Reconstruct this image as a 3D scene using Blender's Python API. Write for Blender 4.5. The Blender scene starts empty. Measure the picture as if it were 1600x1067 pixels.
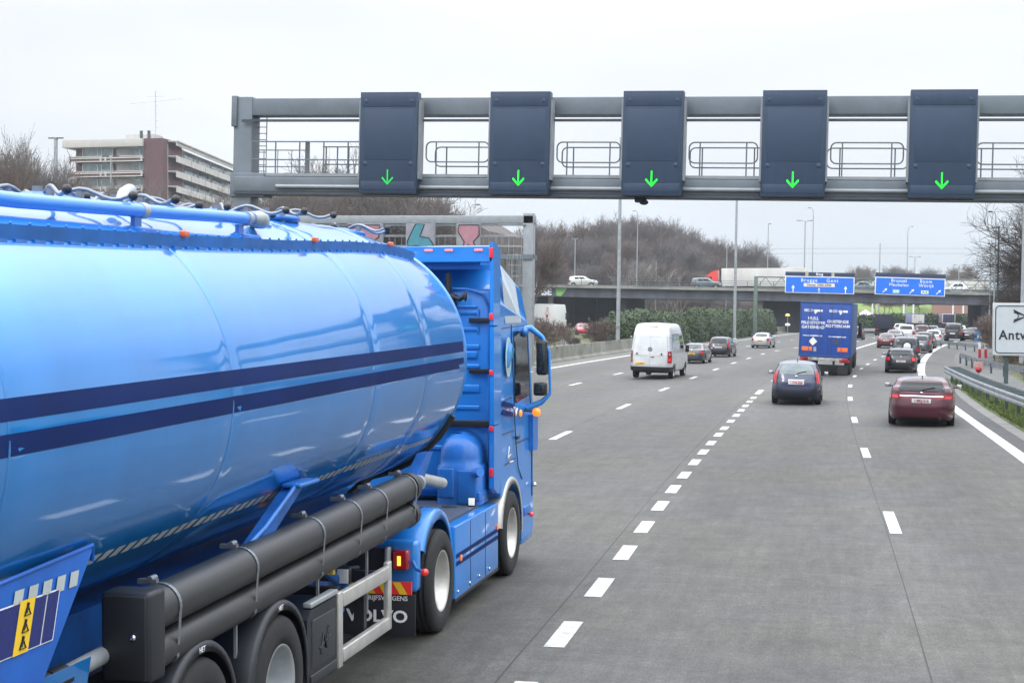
import bpy, bmesh, math, random
from mathutils import Vector, Matrix, noise
random.seed(7)
R = math.radians
S = bpy.context.scene
col = S.collection
# ------------------------------------------------------------------ camera
CAM_H = 3.15
YAW, PITCH = 0.206015, 0.018645
cd = bpy.data.cameras.new('camera'); cam = bpy.data.objects.new('camera', cd); col.objects.link(cam)
cam.location = (0, 0, CAM_H); cam.rotation_euler = (math.pi/2-PITCH, 0, YAW)
cd.sensor_width = 36.0; cd.lens = 2440*36/1600.0; cd.clip_start = .1; cd.clip_end = 4000
S.camera = cam
# ------------------------------------------------------------------ world: bright overcast sky
W = bpy.data.worlds.new('World'); S.world = W; W.use_nodes = True
nt = W.node_tree; nt.nodes.clear()
def N(t, **k):
    n = nt.nodes.new(t)
    for a, b in k.items(): setattr(n, a, b)
    return n
L = lambda a, b: nt.links.new(a, b)
SUN_EL, SUN_ROT = R(48), R(215)
out = N('ShaderNodeOutputWorld'); bg1 = N('ShaderNodeBackground'); bg2 = N('ShaderNodeBackground'); mx = N('ShaderNodeMixShader')
sky = N('ShaderNodeTexSky'); sky.sky_type = 'NISHITA'; sky.sun_disc = False; sky.sun_elevation = SUN_EL; sky.sun_rotation = SUN_ROT
L(sky.outputs[0], bg1.inputs[0]); bg1.inputs[1].default_value = .12
tc = N('ShaderNodeTexCoord'); sx = N('ShaderNodeSeparateXYZ'); L(tc.outputs['Generated'], sx.inputs[0])
ramp = N('ShaderNodeValToRGB'); L(sx.outputs[2], ramp.inputs[0])
e = ramp.color_ramp.elements
e[0].position = 0.0; e[0].color = (.35, .395, .44, 1); e[1].position = .85; e[1].color = (.90, .94, 1.0, 1)
q = e.new(.05); q.color = (.425, .46, .50, 1); q = e.new(.13); q.color = (.485, .50, .52, 1); q = e.new(.3); q.color = (.50, .515, .54, 1)
mp = N('ShaderNodeMapping'); mp.inputs['Scale'].default_value = (1, 1, 3.5); L(tc.outputs['Generated'], mp.inputs[0])
ns = N('ShaderNodeTexNoise'); ns.inputs['Scale'].default_value = 2.2; ns.inputs['Detail'].default_value = 5; L(mp.outputs[0], ns.inputs[0])
cr = N('ShaderNodeMapRange'); cr.inputs[1].default_value = .35; cr.inputs[2].default_value = .68; cr.inputs[3].default_value = 1.02; cr.inputs[4].default_value = 1.24
L(ns.outputs[0], cr.inputs[0])
zb = N('ShaderNodeMapRange'); zb.inputs[1].default_value = .18; zb.inputs[2].default_value = .62; zb.inputs[3].default_value = 1.0; zb.inputs[4].default_value = 2.25; L(sx.outputs[2], zb.inputs[0])
zm = N('ShaderNodeMath'); zm.operation = 'MULTIPLY'; L(cr.outputs[0], zm.inputs[0]); L(zb.outputs[0], zm.inputs[1])
vm = N('ShaderNodeVectorMath'); vm.operation = 'SCALE'; L(ramp.outputs[0], vm.inputs[0]); L(zm.outputs[0], vm.inputs['Scale'])
L(vm.outputs[0], bg2.inputs[0]); bg2.inputs[1].default_value = 2.0
mx.inputs[0].default_value = .94; L(bg1.outputs[0], mx.inputs[1]); L(bg2.outputs[0], mx.inputs[2]); L(mx.outputs[0], out.inputs[0])
sd = bpy.data.lights.new('sun', 'SUN'); sd.energy = .9; sd.angle = R(14); sd.color = (1, .97, .93)
so = bpy.data.objects.new('sun', sd); col.objects.link(so)
so.rotation_euler = (math.pi/2-SUN_EL, 0, math.pi-SUN_ROT)
S.view_settings.view_transform = 'Standard'; S.view_settings.look = 'None'; S.view_settings.exposure = -0.18; S.view_settings.gamma = 1
S.cycles.max_bounces = 6; S.cycles.diffuse_bounces = 2; S.cycles.glossy_bounces = 3; S.cycles.transparent_max_bounces = 4
# ------------------------------------------------------------------ helpers
def ray(x, y):
    f = 2440.0
    cy, sy, cp, sp = math.cos(YAW), math.sin(YAW), math.cos(PITCH), math.sin(PITCH)
    fw = Vector((-sy*cp, cy*cp, -sp)); rt = Vector((cy, sy, 0)); up = rt.cross(fw)
    return fw+rt*(x-800)/f-up*(y-533.5)/f
def G(x, y, z=0.0):
    r = ray(x, y); return Vector((0, 0, CAM_H))+r*((z-CAM_H)/r.z)
def P(x, y, Y):
    r = ray(x, y); return Vector((0, 0, CAM_H))+r*(Y/r.y)
def mat(name, c, rough=.6, metal=0.0, coat=0.0, var=0.0, scale=3.0, stretch=(1, 1, 1), bump=0.0, c2=None, spec=.5, emit=0.0, bscale=None, det=6):
    m = bpy.data.materials.new(name); m.use_nodes = True; t = m.node_tree; b = t.nodes['Principled BSDF']
    b.inputs['Base Color'].default_value = (*c, 1); b.inputs['Roughness'].default_value = rough; b.inputs['Metallic'].default_value = metal
    b.inputs['Coat Weight'].default_value = coat; b.inputs['Coat Roughness'].default_value = .04; b.inputs['Specular IOR Level'].default_value = spec
    if emit: b.inputs['Emission Color'].default_value = (*c, 1); b.inputs['Emission Strength'].default_value = emit
    if var or c2 or bump:
        tc = t.nodes.new('ShaderNodeTexCoord'); mp = t.nodes.new('ShaderNodeMapping'); mp.inputs['Scale'].default_value = stretch
        t.links.new(tc.outputs['Object'], mp.inputs[0])
        n = t.nodes.new('ShaderNodeTexNoise'); n.inputs['Scale'].default_value = scale; n.inputs['Detail'].default_value = det; n.inputs['Roughness'].default_value = .62
        t.links.new(mp.outputs[0], n.inputs[0])
        if var or c2:
            r = t.nodes.new('ShaderNodeValToRGB'); r.color_ramp.elements[0].position = .32; r.color_ramp.elements[1].position = .68
            d = c2 if c2 else tuple(v*(1-var) for v in c)
            u = c if c2 else tuple(min(1, v*(1+var)) for v in c)
            r.color_ramp.elements[0].color = (*d, 1); r.color_ramp.elements[1].color = (*u, 1)
            t.links.new(n.outputs[0], r.inputs[0]); t.links.new(r.outputs[0], b.inputs['Base Color'])
        if bump:
            n2 = n
            if bscale:
                n2 = t.nodes.new('ShaderNodeTexNoise'); n2.inputs['Scale'].default_value = bscale; n2.inputs['Detail'].default_value = 4
                t.links.new(tc.outputs['Object'], n2.inputs[0])
            bp = t.nodes.new('ShaderNodeBump'); bp.inputs['Strength'].default_value = bump; bp.inputs['Distance'].default_value = .02
            t.links.new(n2.outputs[0], bp.inputs['Height']); t.links.new(bp.outputs[0], b.inputs['Normal'])
    return m
class MB:
    def __init__(s): s.v = []; s.f = []; s.sm = []; s.mi = []; s.m = 0; s.off = Vector((0, 0, 0))
    def add(s, vs, fs, smooth=False):
        k = len(s.v); s.v += [tuple(Vector(p)-s.off) for p in vs]; s.f += [tuple(i+k for i in f) for f in fs]
        s.sm += [smooth]*len(fs); s.mi += [s.m]*len(fs); return s
    def box(s, x0, x1, y0, y1, z0, z1, bev=0.0, rot=None, piv=None, seg=2):
        if bev:
            bm = bmesh.new(); bmesh.ops.create_cube(bm, size=1)
            for v in bm.verts: v.co = Vector((x0+(v.co.x+.5)*(x1-x0), y0+(v.co.y+.5)*(y1-y0), z0+(v.co.z+.5)*(z1-z0)))
            bmesh.ops.bevel(bm, geom=bm.edges[:], offset=bev, segments=seg, affect='EDGES', profile=.6)
            bm.verts.index_update(); vs = [v.co.copy() for v in bm.verts]; fs = [[v.index for v in f.verts] for f in bm.faces]; bm.free(); sm = True
        else:
            vs = [Vector((x, y, z)) for z in (z0, z1) for y in (y0, y1) for x in (x0, x1)]
            fs = [(0, 2, 3, 1), (4, 5, 7, 6), (0, 1, 5, 4), (2, 6, 7, 3), (0, 4, 6, 2), (1, 3, 7, 5)]; sm = False
        if rot is not None:
            c = Vector(piv) if piv is not None else Vector(((x0+x1)/2, (y0+y1)/2, (z0+z1)/2))
            vs = [rot @ (v-c)+c for v in vs]
        return s.add(vs, fs, sm)
    def tube(s, pts, r, n=8, caps=True, smooth=True, closed=False):
        pts = [Vector(p) for p in pts]; m = len(pts); rs = r if isinstance(r, (list, tuple)) else [r]*m
        vs = []; fs = []; ref = None
        for i, p in enumerate(pts):
            a = pts[i-1] if (i > 0 or closed) else p; b = pts[(i+1) % m] if (i < m-1 or closed) else p
            d = (b-a); d = d.normalized() if d.length > 1e-9 else Vector((0, 0, 1))
            if ref is None: ref = Vector((0, 0, 1)) if abs(d.z) < .9 else Vector((1, 0, 0))
            u = d.cross(ref)
            if u.length < 1e-4: u = d.cross(Vector((0, 1, .3)))
            u.normalize(); w = u.cross(d); ref = w
            for k in range(n):
                t = 2*math.pi*k/n; vs.append(p+(u*math.cos(t)+w*math.sin(t))*rs[i])
        for i in range(m if closed else m-1):
            j = (i+1) % m
            for k in range(n): fs.append((i*n+k, i*n+(k+1) % n, j*n+(k+1) % n, j*n+k))
        s.add(vs, fs, smooth)
        if caps and not closed:
            s.add(vs[:n], [tuple(range(n))[::-1]]); s.add(vs[-n:], [tuple(range(n))])
        return s
    def cyl(s, p0, p1, r0, r1=None, n=16): return s.tube([p0, p1], [r0, r0 if r1 is None else r1], n)
    def lathe(s, prof, c, axis='x', n=28, smooth=True):
        c = Vector(c); vs = []; fs = []
        for (r, h) in prof:
            for k in range(n):
                t = 2*math.pi*k/n; a, b = r*math.cos(t), r*math.sin(t)
                vs.append(c+(Vector((h, a, b)) if axis == 'x' else Vector((a, h, b)) if axis == 'y' else Vector((a, b, h))))
        for i in range(len(prof)-1):
            for k in range(n): fs.append((i*n+k, i*n+(k+1) % n, (i+1)*n+(k+1) % n, (i+1)*n+k))
        return s.add(vs, fs, smooth)
    def prism(s, poly, a, b, axis='y'):
        """poly: 2-D outline (in xz for axis y, yz for axis x, xy for axis z) extruded from a to b"""
        n = len(poly)
        def q(p, h): return (p[0], h, p[1]) if axis == 'y' else (h, p[0], p[1]) if axis == 'x' else (p[0], p[1], h)
        vs = [q(p, a) for p in poly]+[q(p, b) for p in poly]
        fs = [tuple(range(n)), tuple(range(n, 2*n))[::-1]]+[(i, n+i, n+(i+1) % n, (i+1) % n) for i in range(n)]
        return s.add(vs, fs)
    def grid(s, rows, smooth=True, wrap=False):
        m = len(rows[0]); vs = [p for r in rows for p in r]; fs = []
        for i in range(len(rows)-1):
            for k in range(m if wrap else m-1): fs.append((i*m+k, i*m+(k+1) % m, (i+1)*m+(k+1) % m, (i+1)*m+k))
        return s.add(vs, fs, smooth)
    def ell(s, c, rx, ry, rz, nu=12, nv=8, rot=None):
        rows = []
        for i in range(nv+1):
            t = math.pi*i/nv; rows.append([])
            for k in range(nu):
                p = 2*math.pi*k/nu; d = Vector((rx*math.sin(t)*math.cos(p), ry*math.sin(t)*math.sin(p), rz*math.cos(t)))
                if rot is not None: d = rot @ d
                rows[-1].append(Vector(c)+d)
        return s.grid(rows, wrap=True)
    def build(s, name, m, parent=None, loc=None, fixn=True):
        me = bpy.data.meshes.new(name); me.from_pydata(s.v, [], s.f)
        ms = m if isinstance(m, (list, tuple)) else [m]
        for x in ms: me.materials.append(x)
        me.polygons.foreach_set('use_smooth', s.sm); me.polygons.foreach_set('material_index', s.mi)
        if fixn:
            bm = bmesh.new(); bm.from_mesh(me); bmesh.ops.recalc_face_normals(bm, faces=bm.faces[:]); bm.to_mesh(me); bm.free()
        me.update()
        o = bpy.data.objects.new(name, me); col.objects.link(o)
        if parent is not None: o.parent = parent
        if loc is not None: o.location = loc
        return o
def tag(o, label=None, cat=None, group=None, kind=None):
    if label: o['label'] = label
    if cat: o['category'] = cat
    if group: o['group'] = group
    if kind: o['kind'] = kind
    return o
def empty(name, loc, rz=0.0, label=None, cat=None, group=None):
    o = bpy.data.objects.new(name, None); col.objects.link(o); o.location = loc; o.rotation_euler = (0, 0, rz)
    return tag(o, label, cat, group)
def kids(o): return [c for c in bpy.data.objects if c.parent == o]
def copy_tree(o, parent=None):
    c = o.copy(); col.objects.link(c); c.parent = parent
    for ch in kids(o): copy_tree(ch, c)
    return c
def text(body, size, m, parent, loc, rot=(math.pi/2, 0, 0), name='lettering', align='CENTER', depth=.004, sx=1.0, bold=0.0, sp=1.0):
    cu = bpy.data.curves.new('txt', 'FONT'); cu.body = body; cu.size = size; cu.align_x = align; cu.align_y = 'CENTER'; cu.extrude = depth; cu.offset = bold; cu.space_character = sp
    cu.resolution_u = 3
    t = bpy.data.objects.new('txt', cu); col.objects.link(t)
    dg = bpy.context.evaluated_depsgraph_get(); me = bpy.data.meshes.new_from_object(t.evaluated_get(dg)); me.name = name
    bpy.data.objects.remove(t); bpy.data.curves.remove(cu)
    me.materials.clear(); me.materials.append(m)
    o = bpy.data.objects.new(name, me); col.objects.link(o); o.parent = parent; o.location = loc; o.rotation_euler = rot; o.scale = (sx, 1, 1)
    return o
def interp(tab, y):
    if y <= tab[0][0]:
        a, b = tab[0], tab[1]
    elif y >= tab[-1][0]:
        a, b = tab[-2], tab[-1]
    else:
        for i in range(len(tab)-1):
            if tab[i][0] <= y <= tab[i+1][0]: a, b = tab[i], tab[i+1]; break
    t = (y-a[0])/(b[0]-a[0]) if b[0] != a[0] else 0
    return a[1]+(b[1]-a[1])*t
def smooth_tab(tab, it=2):
    """Chaikin-smoothed polyline of (y, x) pairs"""
    for _ in range(it):
        o = [tab[0]]
        for i in range(len(tab)-1):
            a, b = tab[i], tab[i+1]
            o += [(a[0]*.75+b[0]*.25, a[1]*.75+b[1]*.25), (a[0]*.25+b[0]*.75, a[1]*.25+b[1]*.75)]
        tab = o+[tab[-1]]
    return tab
# ------------------------------------------------------------------ shared materials
M = {}
M['white'] = mat('white_paint', (.72, .73, .72), .5, var=.06, scale=2)
M['black'] = mat('black_plastic', (.012, .013, .015), .45)
M['rubber'] = mat('tyre_rubber', (.013, .013, .014), .8, var=.3, scale=20)
M['glass'] = mat('dark_glass', (.008, .011, .014), .06, spec=.45)
M['glass2'] = mat('pale_glass', (.055, .085, .09), .05, spec=.8, coat=.5, var=.5, scale=3)
M['chrome'] = mat('chrome', (.75, .75, .77), .15, metal=1)
M['alu'] = mat('aluminium', (.50, .49, .46), .42, metal=.55, var=.12, scale=6)
M['galv'] = mat('galvanised_steel', (.34, .365, .38), .5, metal=.45, var=.18, scale=4)
M['redlamp'] = mat('red_lamp', (.30, .010, .016), .2, coat=.6, emit=.02)
M['redlit'] = mat('red_lamp_lit', (.75, .02, .025), .25, coat=.5, emit=.18)
M['amber'] = mat('amber_lamp', (1.0, .24, .01), .2, coat=.5, emit=1.1)
M['plate'] = mat('number_plate', (.72, .73, .72), .4)
M['plate_y'] = mat('yellow_number_plate', (.85, .48, .03), .4)
M['platetxt'] = mat('plate_lettering', (.35, .02, .03), .5)
M['ink'] = mat('black_lettering', (.015, .015, .018), .5)
M['letter'] = mat('white_lettering', (.80, .81, .82), .5)
M['concrete'] = mat('weathered_concrete', (.27, .26, .24), .85, c2=(.17, .165, .15), scale=.7, bump=.3, bscale=9)
M['green_lit'] = mat('green_signal', (.01, 1.0, .035), .5, emit=1.3)
M['dirt'] = mat('underbody', (.01, .01, .011), .8)
# ------------------------------------------------------------------ ground, road, markings
def grass_mat():
    m = mat('grass_ground', (.085, .12, .03), .95, c2=(.075, .065, .035), scale=.35, bump=.6, bscale=14, det=10)
    return m
M['grass'] = grass_mat()
g = MB(); g.grid([[(x, y, -.03) for x in (-900, -400, -120, -40, 0, 40, 120, 400, 900)] for y in (-60, 0, 60, 150, 300, 600, 1000, 1900)], smooth=False)
tag(g.build('ground', M['grass']), kind='structure')
# lane line tables: (Y, X)
LN_E = smooth_tab([(-30, 4.3), (0, 4.2), (20, 4.05), (35, 3.95), (53, 3.72), (68, 3.72), (79, 4.0), (91, 4.5), (110, 5.7), (135, 7.75), (162, 10.7), (185, 13.6), (230, 20.5), (300, 33)])
LN_R = smooth_tab([(-30, 1.2), (0, 1.05), (14, .92), (24, .81), (36, .6), (47, .46), (58, .42), (68, .47), (78, .75), (89, 1.22), (97, 1.73), (107, 2.4), (115, 3.2), (135, 4.9), (160, 7.6), (200, 13)])
LN_L = smooth_tab([(-30, -2.4), (0, -2.45), (15, -2.6), (25, -2.83), (35, -2.98), (45, -3.04), (58, -3.06), (70, -3.02), (85, -2.5), (105, -1.2), (135, 1.23), (149, 2.34), (168, 3.95), (185, 5.6), (230, 11), (300, 22)])
LN_A = smooth_tab([(-30, -6.3), (0, -6.4), (20, -6.7), (39, -6.96), (52, -7.04), (64, -7.0), (75, -6.85), (87, -6.62), (98, -6.38), (108, -6.0), (120, -5.6), (130, -5.0), (150, -2.6), (167, 1.3), (183, 2.8), (230, 7.5), (300, 17)])
LN_B = smooth_tab([(-30, -10.6), (20, -11.0), (50, -11.4), (68, -11.33), (80, -11.04), (100, -10.5), (125, -9.6), (146, -8.3), (175, -5.9), (230, -.6), (300, 9)])
LN_W = smooth_tab([(-30, -15.6), (40, -16.2), (83, -16.09), (114, -14.95), (150, -12.9), (180, -10.75), (216, -7.7), (230, -6.6), (300, 1)])
WALL = smooth_tab([(-30, -17.6), (40, -18.2), (87, -18.0), (125, -16.9), (165, -14.9), (200, -12.3), (232, -9.6), (262, -7.0), (300, -2.5)])
M['asphalt'] = mat('road_concrete', (.150, .152, .150), .66, spec=.42)
def road_nodes():
    m = M['asphalt']; t = m.node_tree; b = t.nodes['Principled BSDF']; nn = t.nodes.new; ln = t.links.new
    tc = nn('ShaderNodeTexCoord')
    def noi(scale, st, det=5, ro=.6):
        mp = nn('ShaderNodeMapping'); mp.inputs['Scale'].default_value = st; ln(tc.outputs['Object'], mp.inputs[0])
        n = nn('ShaderNodeTexNoise'); n.inputs['Scale'].default_value = scale; n.inputs['Detail'].default_value = det; n.inputs['Roughness'].default_value = ro; ln(mp.outputs[0], n.inputs[0]); return n.outputs[0]
    a = noi(.55, (1, .10, 1)); bb = noi(.14, (1, 1, 1)); c = noi(42, (1, .35, 1), 3, .8); d = noi(7, (1, .12, 1), 4, .7); stn = noi(1.3, (1, 1, 1), 8, .75)
    def mr(x, lo, hi, f0=.3, f1=.7):
        r = nn('ShaderNodeMapRange'); r.inputs[1].default_value = f0; r.inputs[2].default_value = f1; r.inputs[3].default_value = lo; r.inputs[4].default_value = hi; ln(x, r.inputs[0]); return r.outputs[0]
    def mul(x, y):
        r = nn('ShaderNodeMath'); r.operation = 'MULTIPLY'; ln(x, r.inputs[0]); ln(y, r.inputs[1]); return r.outputs[0]
    v = mul(mul(mul(mr(a, .74, 1.20), mr(bb, .88, 1.12)), mul(mr(c, .62, 1.38), mr(d, .78, 1.20))), mr(stn, .76, 1.08, .35, .6))
    # tyre-polished tracks and an oil-darkened centre in each lane (lane coordinate stored on the mesh)
    uvn = nn('ShaderNodeUVMap'); uvn.uv_map = 'lane'; sxy = nn('ShaderNodeSeparateXYZ'); ln(uvn.outputs[0], sxy.inputs[0])
    def mth(op, x, y=None):
        r = nn('ShaderNodeMath'); r.operation = op
        for i_, q_ in enumerate((x, y)):
            if q_ is None: continue
            if isinstance(q_, (int, float)): r.inputs[i_].default_value = q_
            else: ln(q_, r.inputs[i_])
        return r.outputs[0]
    wob = mth('MULTIPLY', mr(noi(.12, (1, 1, 1)), -.10, .10), 1.0)
    u_ = mth('ADD', sxy.outputs[0], wob)
    trk = mth('MULTIPLY', mth('ADD', mth('COSINE', mth('MULTIPLY', u_, 12.566)), 1.0), .5)      # 1 on the lane line and in mid-lane
    oil = mth('POWER', mth('MULTIPLY', mth('SUBTRACT', 1.0, mth('COSINE', mth('MULTIPLY', u_, 6.2832))), .5), 6.0)
    msk = mr(noi(.25, (1, .25, 1)), .3, 1.0, .3, .65)
    f1 = mth('SUBTRACT', 1.0, mth('MULTIPLY', mth('MULTIPLY', mth('SUBTRACT', 1.0, trk), msk), .20))
    f2 = mth('SUBTRACT', 1.0, mth('MULTIPLY', mth('MULTIPLY', oil, msk), .22))
    spots = mr(noi(2.6, (1, .6, 1), 3, .5), 1.0, .80, .66, .74)
    crk = nn('ShaderNodeTexVoronoi'); crk.feature = 'DISTANCE_TO_EDGE'; crk.inputs['Scale'].default_value = .16
    dsp = nn('ShaderNodeVectorMath'); dsp.operation = 'ADD'; nz = nn('ShaderNodeTexNoise'); nz.inputs['Scale'].default_value = 1.2; nz.inputs['Detail'].default_value = 6; ln(tc.outputs['Object'], nz.inputs[0]); ln(tc.outputs['Object'], dsp.inputs[0]); ln(nz.outputs[1], dsp.inputs[1]); ln(dsp.outputs[0], crk.inputs['Vector'])
    crf = mr(crk.outputs[0], .80, 1.0, .0008, .004)
    crf = mth('MAXIMUM', crf, mr(noi(.09, (1, 1, 1)), 1.0, 0.0, .58, .62))
    v = mul(mul(v, mul(f1, f2)), mul(mul(spots, crf), mul(mr(noi(3.2, (.5, 1.6, 1), 6, .7), .84, 1.14), mr(noi(14, (1, .5, 1), 4, .8), .82, 1.18))))
    cr = nn('ShaderNodeValToRGB'); cr.color_ramp.elements[0].color = (.082, .078, .066, 1); cr.color_ramp.elements[1].color = (.066, .065, .064, 1)
    cr.color_ramp.elements[0].position = .4; cr.color_ramp.elements[1].position = .6; ln(bb, cr.inputs[0])
    vm = nn('ShaderNodeVectorMath'); vm.operation = 'SCALE'; ln(cr.outputs[0], vm.inputs[0]); ln(v, vm.inputs['Scale']); ln(vm.outputs[0], b.inputs['Base Color'])
    bp = nn('ShaderNodeBump'); bp.inputs['Strength'].default_value = .25; bp.inputs['Distance'].default_value = .01; ln(c, bp.inputs['Height']); ln(bp.outputs[0], b.inputs['Normal'])
road_nodes()
def strip(tab0, tab1, y0, y1, z, step=3.0, dx0=0, dx1=0):
    n = max(2, int((y1-y0)/step)+1); rows = []
    for i in range(n):
        y = y0+(y1-y0)*i/(n-1); rows.append([(interp(tab0, y)+dx0, y, z), (interp(tab1, y)+dx1, y, z)])
    return rows
EDGE_R = smooth_tab([(-30, 5.4), (20, 5.0), (45, 4.62), (60, 4.62), (66, 4.85), (72, 5.5), (80, 8.2), (90, 9.5), (110, 10.6), (130, 12), (160, 16), (200, 24), (300, 44)])
rd = MB(); n = 70
rows = []
for i in range(n+1):
    y = -30+335*i/n; lines = [interp(WALL, y)-.2, interp(LN_W, y), interp(LN_B, y), interp(LN_A, y), interp(LN_L, y), interp(LN_R, y), interp(LN_E, y), interp(EDGE_R, y)]
    for k in range(1, 8): lines[k] = max(lines[k], lines[k-1]+.05)
    rows.append([(lines[k]+(lines[k+1]-lines[k])*j/2, y, 0.0) for k in range(7) for j in range(2)]+[(lines[7], y, 0.0)])
rd.grid(rows, smooth=False); rdo = tag(rd.build('motorway', M['asphalt'], fixn=False), kind='structure')
uv = rdo.data.uv_layers.new(name='lane'); ncol = len(rows[0])
for lp in rdo.data.loops:
    vi = lp.vertex_index; uv.data[lp.index].uv = ((vi % ncol)/2.0, rdo.data.vertices[vi].co.y/10.0)
# road beyond the bridge, swinging right
rb = MB(); rb.grid([[(x+.0, y, .0) for x in (a, b)] for y, a, b in ((304.5, -2.8, 45.5), (360, 8, 66), (430, 30, 100), (520, 70, 150))], smooth=False)
tag(rb.build('motorway_beyond', M['asphalt']), kind='structure')
# opposite carriageway
oc = MB(); rows = []
for y in range(-30, 400, 12):
    x = interp(WALL, min(y, 300))+(max(0, y-300)*.18); k = max(0, (y-150))*.30
    rows.append([(x-24-k-14, y, -.01), (x-8-k*.9, y, -.01)])
oc.grid(rows, smooth=False); tag(oc.build('opposite_carriageway', M['asphalt']), kind='structure')
M['paint'] = mat('road_paint', (.60, .60, .575), .7, c2=(.30, .30, .285), scale=9, det=12)
def paint(name, quads):
    b = MB()
    for tab, y0, y1, w in quads:
        b.grid(strip(tab, tab, y0, y1, .004, 2.0, -w/2, w/2), smooth=False)
    return tag(b.build(name, M['paint']), kind='structure')
blocks = []
y = 9.9-2.55*3
k = 0
ys = [9.75, 12.4, 15.04, 17.69, 20.32, 22.81, 25.36, 27.8, 30.26, 32.89, 35.35, 37.81, 40.43, 42.71, 45.51, 48.09, 50.6, 53.1, 55.6, 58.1]
for yc in ys: blocks.append((LN_L, yc-.62, yc+.62, .20))
for i in range(6): blocks.append((LN_L, 60.8+i*11.6, 60.8+i*11.6+3.2, .22))
blocks += [(LN_L, -30+j*2.6, -29+j*2.6, .2) for j in range(15)]
paint('block_marking', blocks)
paint('dashed_marking_right', [(LN_R, yc-1.25, yc+1.25, .17) for yc in (-10.6, .8, 12.4-11.6+.0, 24.1, 35.9, 46.8, 58.2, 68.3, 79, 89.5, 97.3, 106.6, 114.5, 123, 132, 142, 152)])
paint('dashed_marking_truck_lane', [(LN_A, yc-1.4, yc+1.4, .2) for yc in (-8, 3.6, 15.4, 27.4, 39.4, 51.9, 63.9, 75.5, 86.8, 98, 108, 119.6, 129.8, 141, 152, 163, 175, 186, 198, 210)])
paint('dashed_marking_left', [(LN_B, yc-1.4, yc+1.4, .2) for yc in (8, 20, 32, 44, 56, 67.7, 79.5, 90.7, 102, 113, 124, 135, 146.4, 158, 170, 182, 194, 206, 218, 230)])
paint('left_edge_line', [(LN_W, -30, 300, .3)])
paint('right_edge_line', [(LN_E, -30, 74, .30)])
wl = MB(); rows = []
for i in range(40):
    y = 74+150*i/39; w = .30+.10*min(1, max(0, (y-74)/14)); rows.append([(interp(LN_E, y)-.15, y, .004), (interp(LN_E, y)-.15+w, y, .004)])
wl.grid(rows, smooth=False); tag(wl.build('right_edge_line_wide', M['paint']), kind='structure')
paint('gore_line', [(LN_L, 130, 240, .3)])
# slab joints
M['joint'] = mat('joint_sealant', (.035, .035, .036), .8, var=.2, scale=4)
jb = MB()
for tab, dx in ((LN_L, -.26), (LN_R, -.12), (LN_A, -.13), (LN_B, -.13)):
    n = 120; rows = []
    for i in range(n+1):
        y = -30+250*i/n; w = .007+.005*noise.noise(Vector((y*.7, dx, 0))); x = interp(tab, y)+dx+.012*noise.noise(Vector((y*.4, 3, dx))); rows.append([(x-w, y, .0025), (x+w, y, .0025)])
    jb.grid(rows, smooth=False)
tag(jb.build('slab_joints', M['joint']), kind='structure')
# darker hard shoulder, gutter and grass verge on the right
M['shoulder'] = mat('shoulder_asphalt', (.055, .055, .056), .85, var=.25, scale=1.2, bump=.3, bscale=50)
M['gutter'] = mat('gutter_concrete', (.19, .185, .175), .85, c2=(.12, .115, .11), scale=1.4, bump=.3, bscale=12)
sh = MB(); sh.grid(strip(LN_E, EDGE_R, -30, 66, .0022, 3, .16, -.22), smooth=False); tag(sh.build('hard_shoulder', M['shoulder']), kind='structure')
gu = MB(); gu.grid(strip(EDGE_R, EDGE_R, -30, 70, .006, 2, -.24, .12), smooth=False); tag(gu.build('gutter', M['gutter']), kind='structure')
M['verge'] = mat('verge_grass', (.085, .15, .025), .95, c2=(.05, .06, .022), scale=1.1, bump=.8, bscale=25, det=10)
vg = MB(); rows = []
for i in range(40):
    y = -30+108*i/39; a = interp(EDGE_R, min(y, 64))+.14; b = 6.0+max(0, (45-y))*.03+14*max(0, (y-90))/90
    if y > 64: a = 4.8+(y-64)*.02; b = max(a+.05, 6.0-(y-64)*.06)
    rows.append([(a+(b-a)*k/5, y, .012+.05*math.sin(math.pi*k/5)*(1 if y < 70 else .5)+.02*noise.noise(Vector((k, y, 0)))) for k in range(6)])
vg.grid(rows, smooth=True); tag(vg.build('grass_verge', M['verge']), kind='structure')
# slip road behind the guard rail
M['slip'] = mat('slip_road', (.125, .125, .12), .85, c2=(.085, .082, .08), scale=.9, stretch=(1, .3, 1), bump=.3, bscale=30)
sl = MB(); tab0 = smooth_tab([(50, 6.6), (65, 6.0), (80, 6.4), (95, 6.7), (115, 8), (135, 10), (165, 13.5), (220, 22)]); tab1 = smooth_tab([(50, 7.8), (62, 7.7), (75, 8.2), (90, 8.8), (110, 10.4), (135, 12.5), (165, 17), (220, 27)])
sl.grid(strip(tab0, tab1, 50, 220, .003), smooth=False); tag(sl.build('slip_road', M['slip']), kind='structure')
# right bank: brown and green slope up from the slip road
M['bank'] = mat('brown_bank', (.075, .085, .03), .95, c2=(.055, .045, .035), scale=.8, bump=.8, bscale=6, det=10)
bk = MB(); rows = []
for i in range(34):
    y = 40+190*i/33; x0 = interp(tab1, y)+.3 if y > 50 else 8.1
    rows.append([(x0+d, y, (-.02 if h == 0 else h)+.15*h*noise.noise(Vector((d*.3, y*.2, 1)))) for d, h in ((0, 0), (1.5, .12), (4, .5), (9, 1.6), (18, 2.6), (45, 3.0))])
bk.grid(rows); tag(bk.build('bank', M['bank']), kind='structure')
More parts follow.
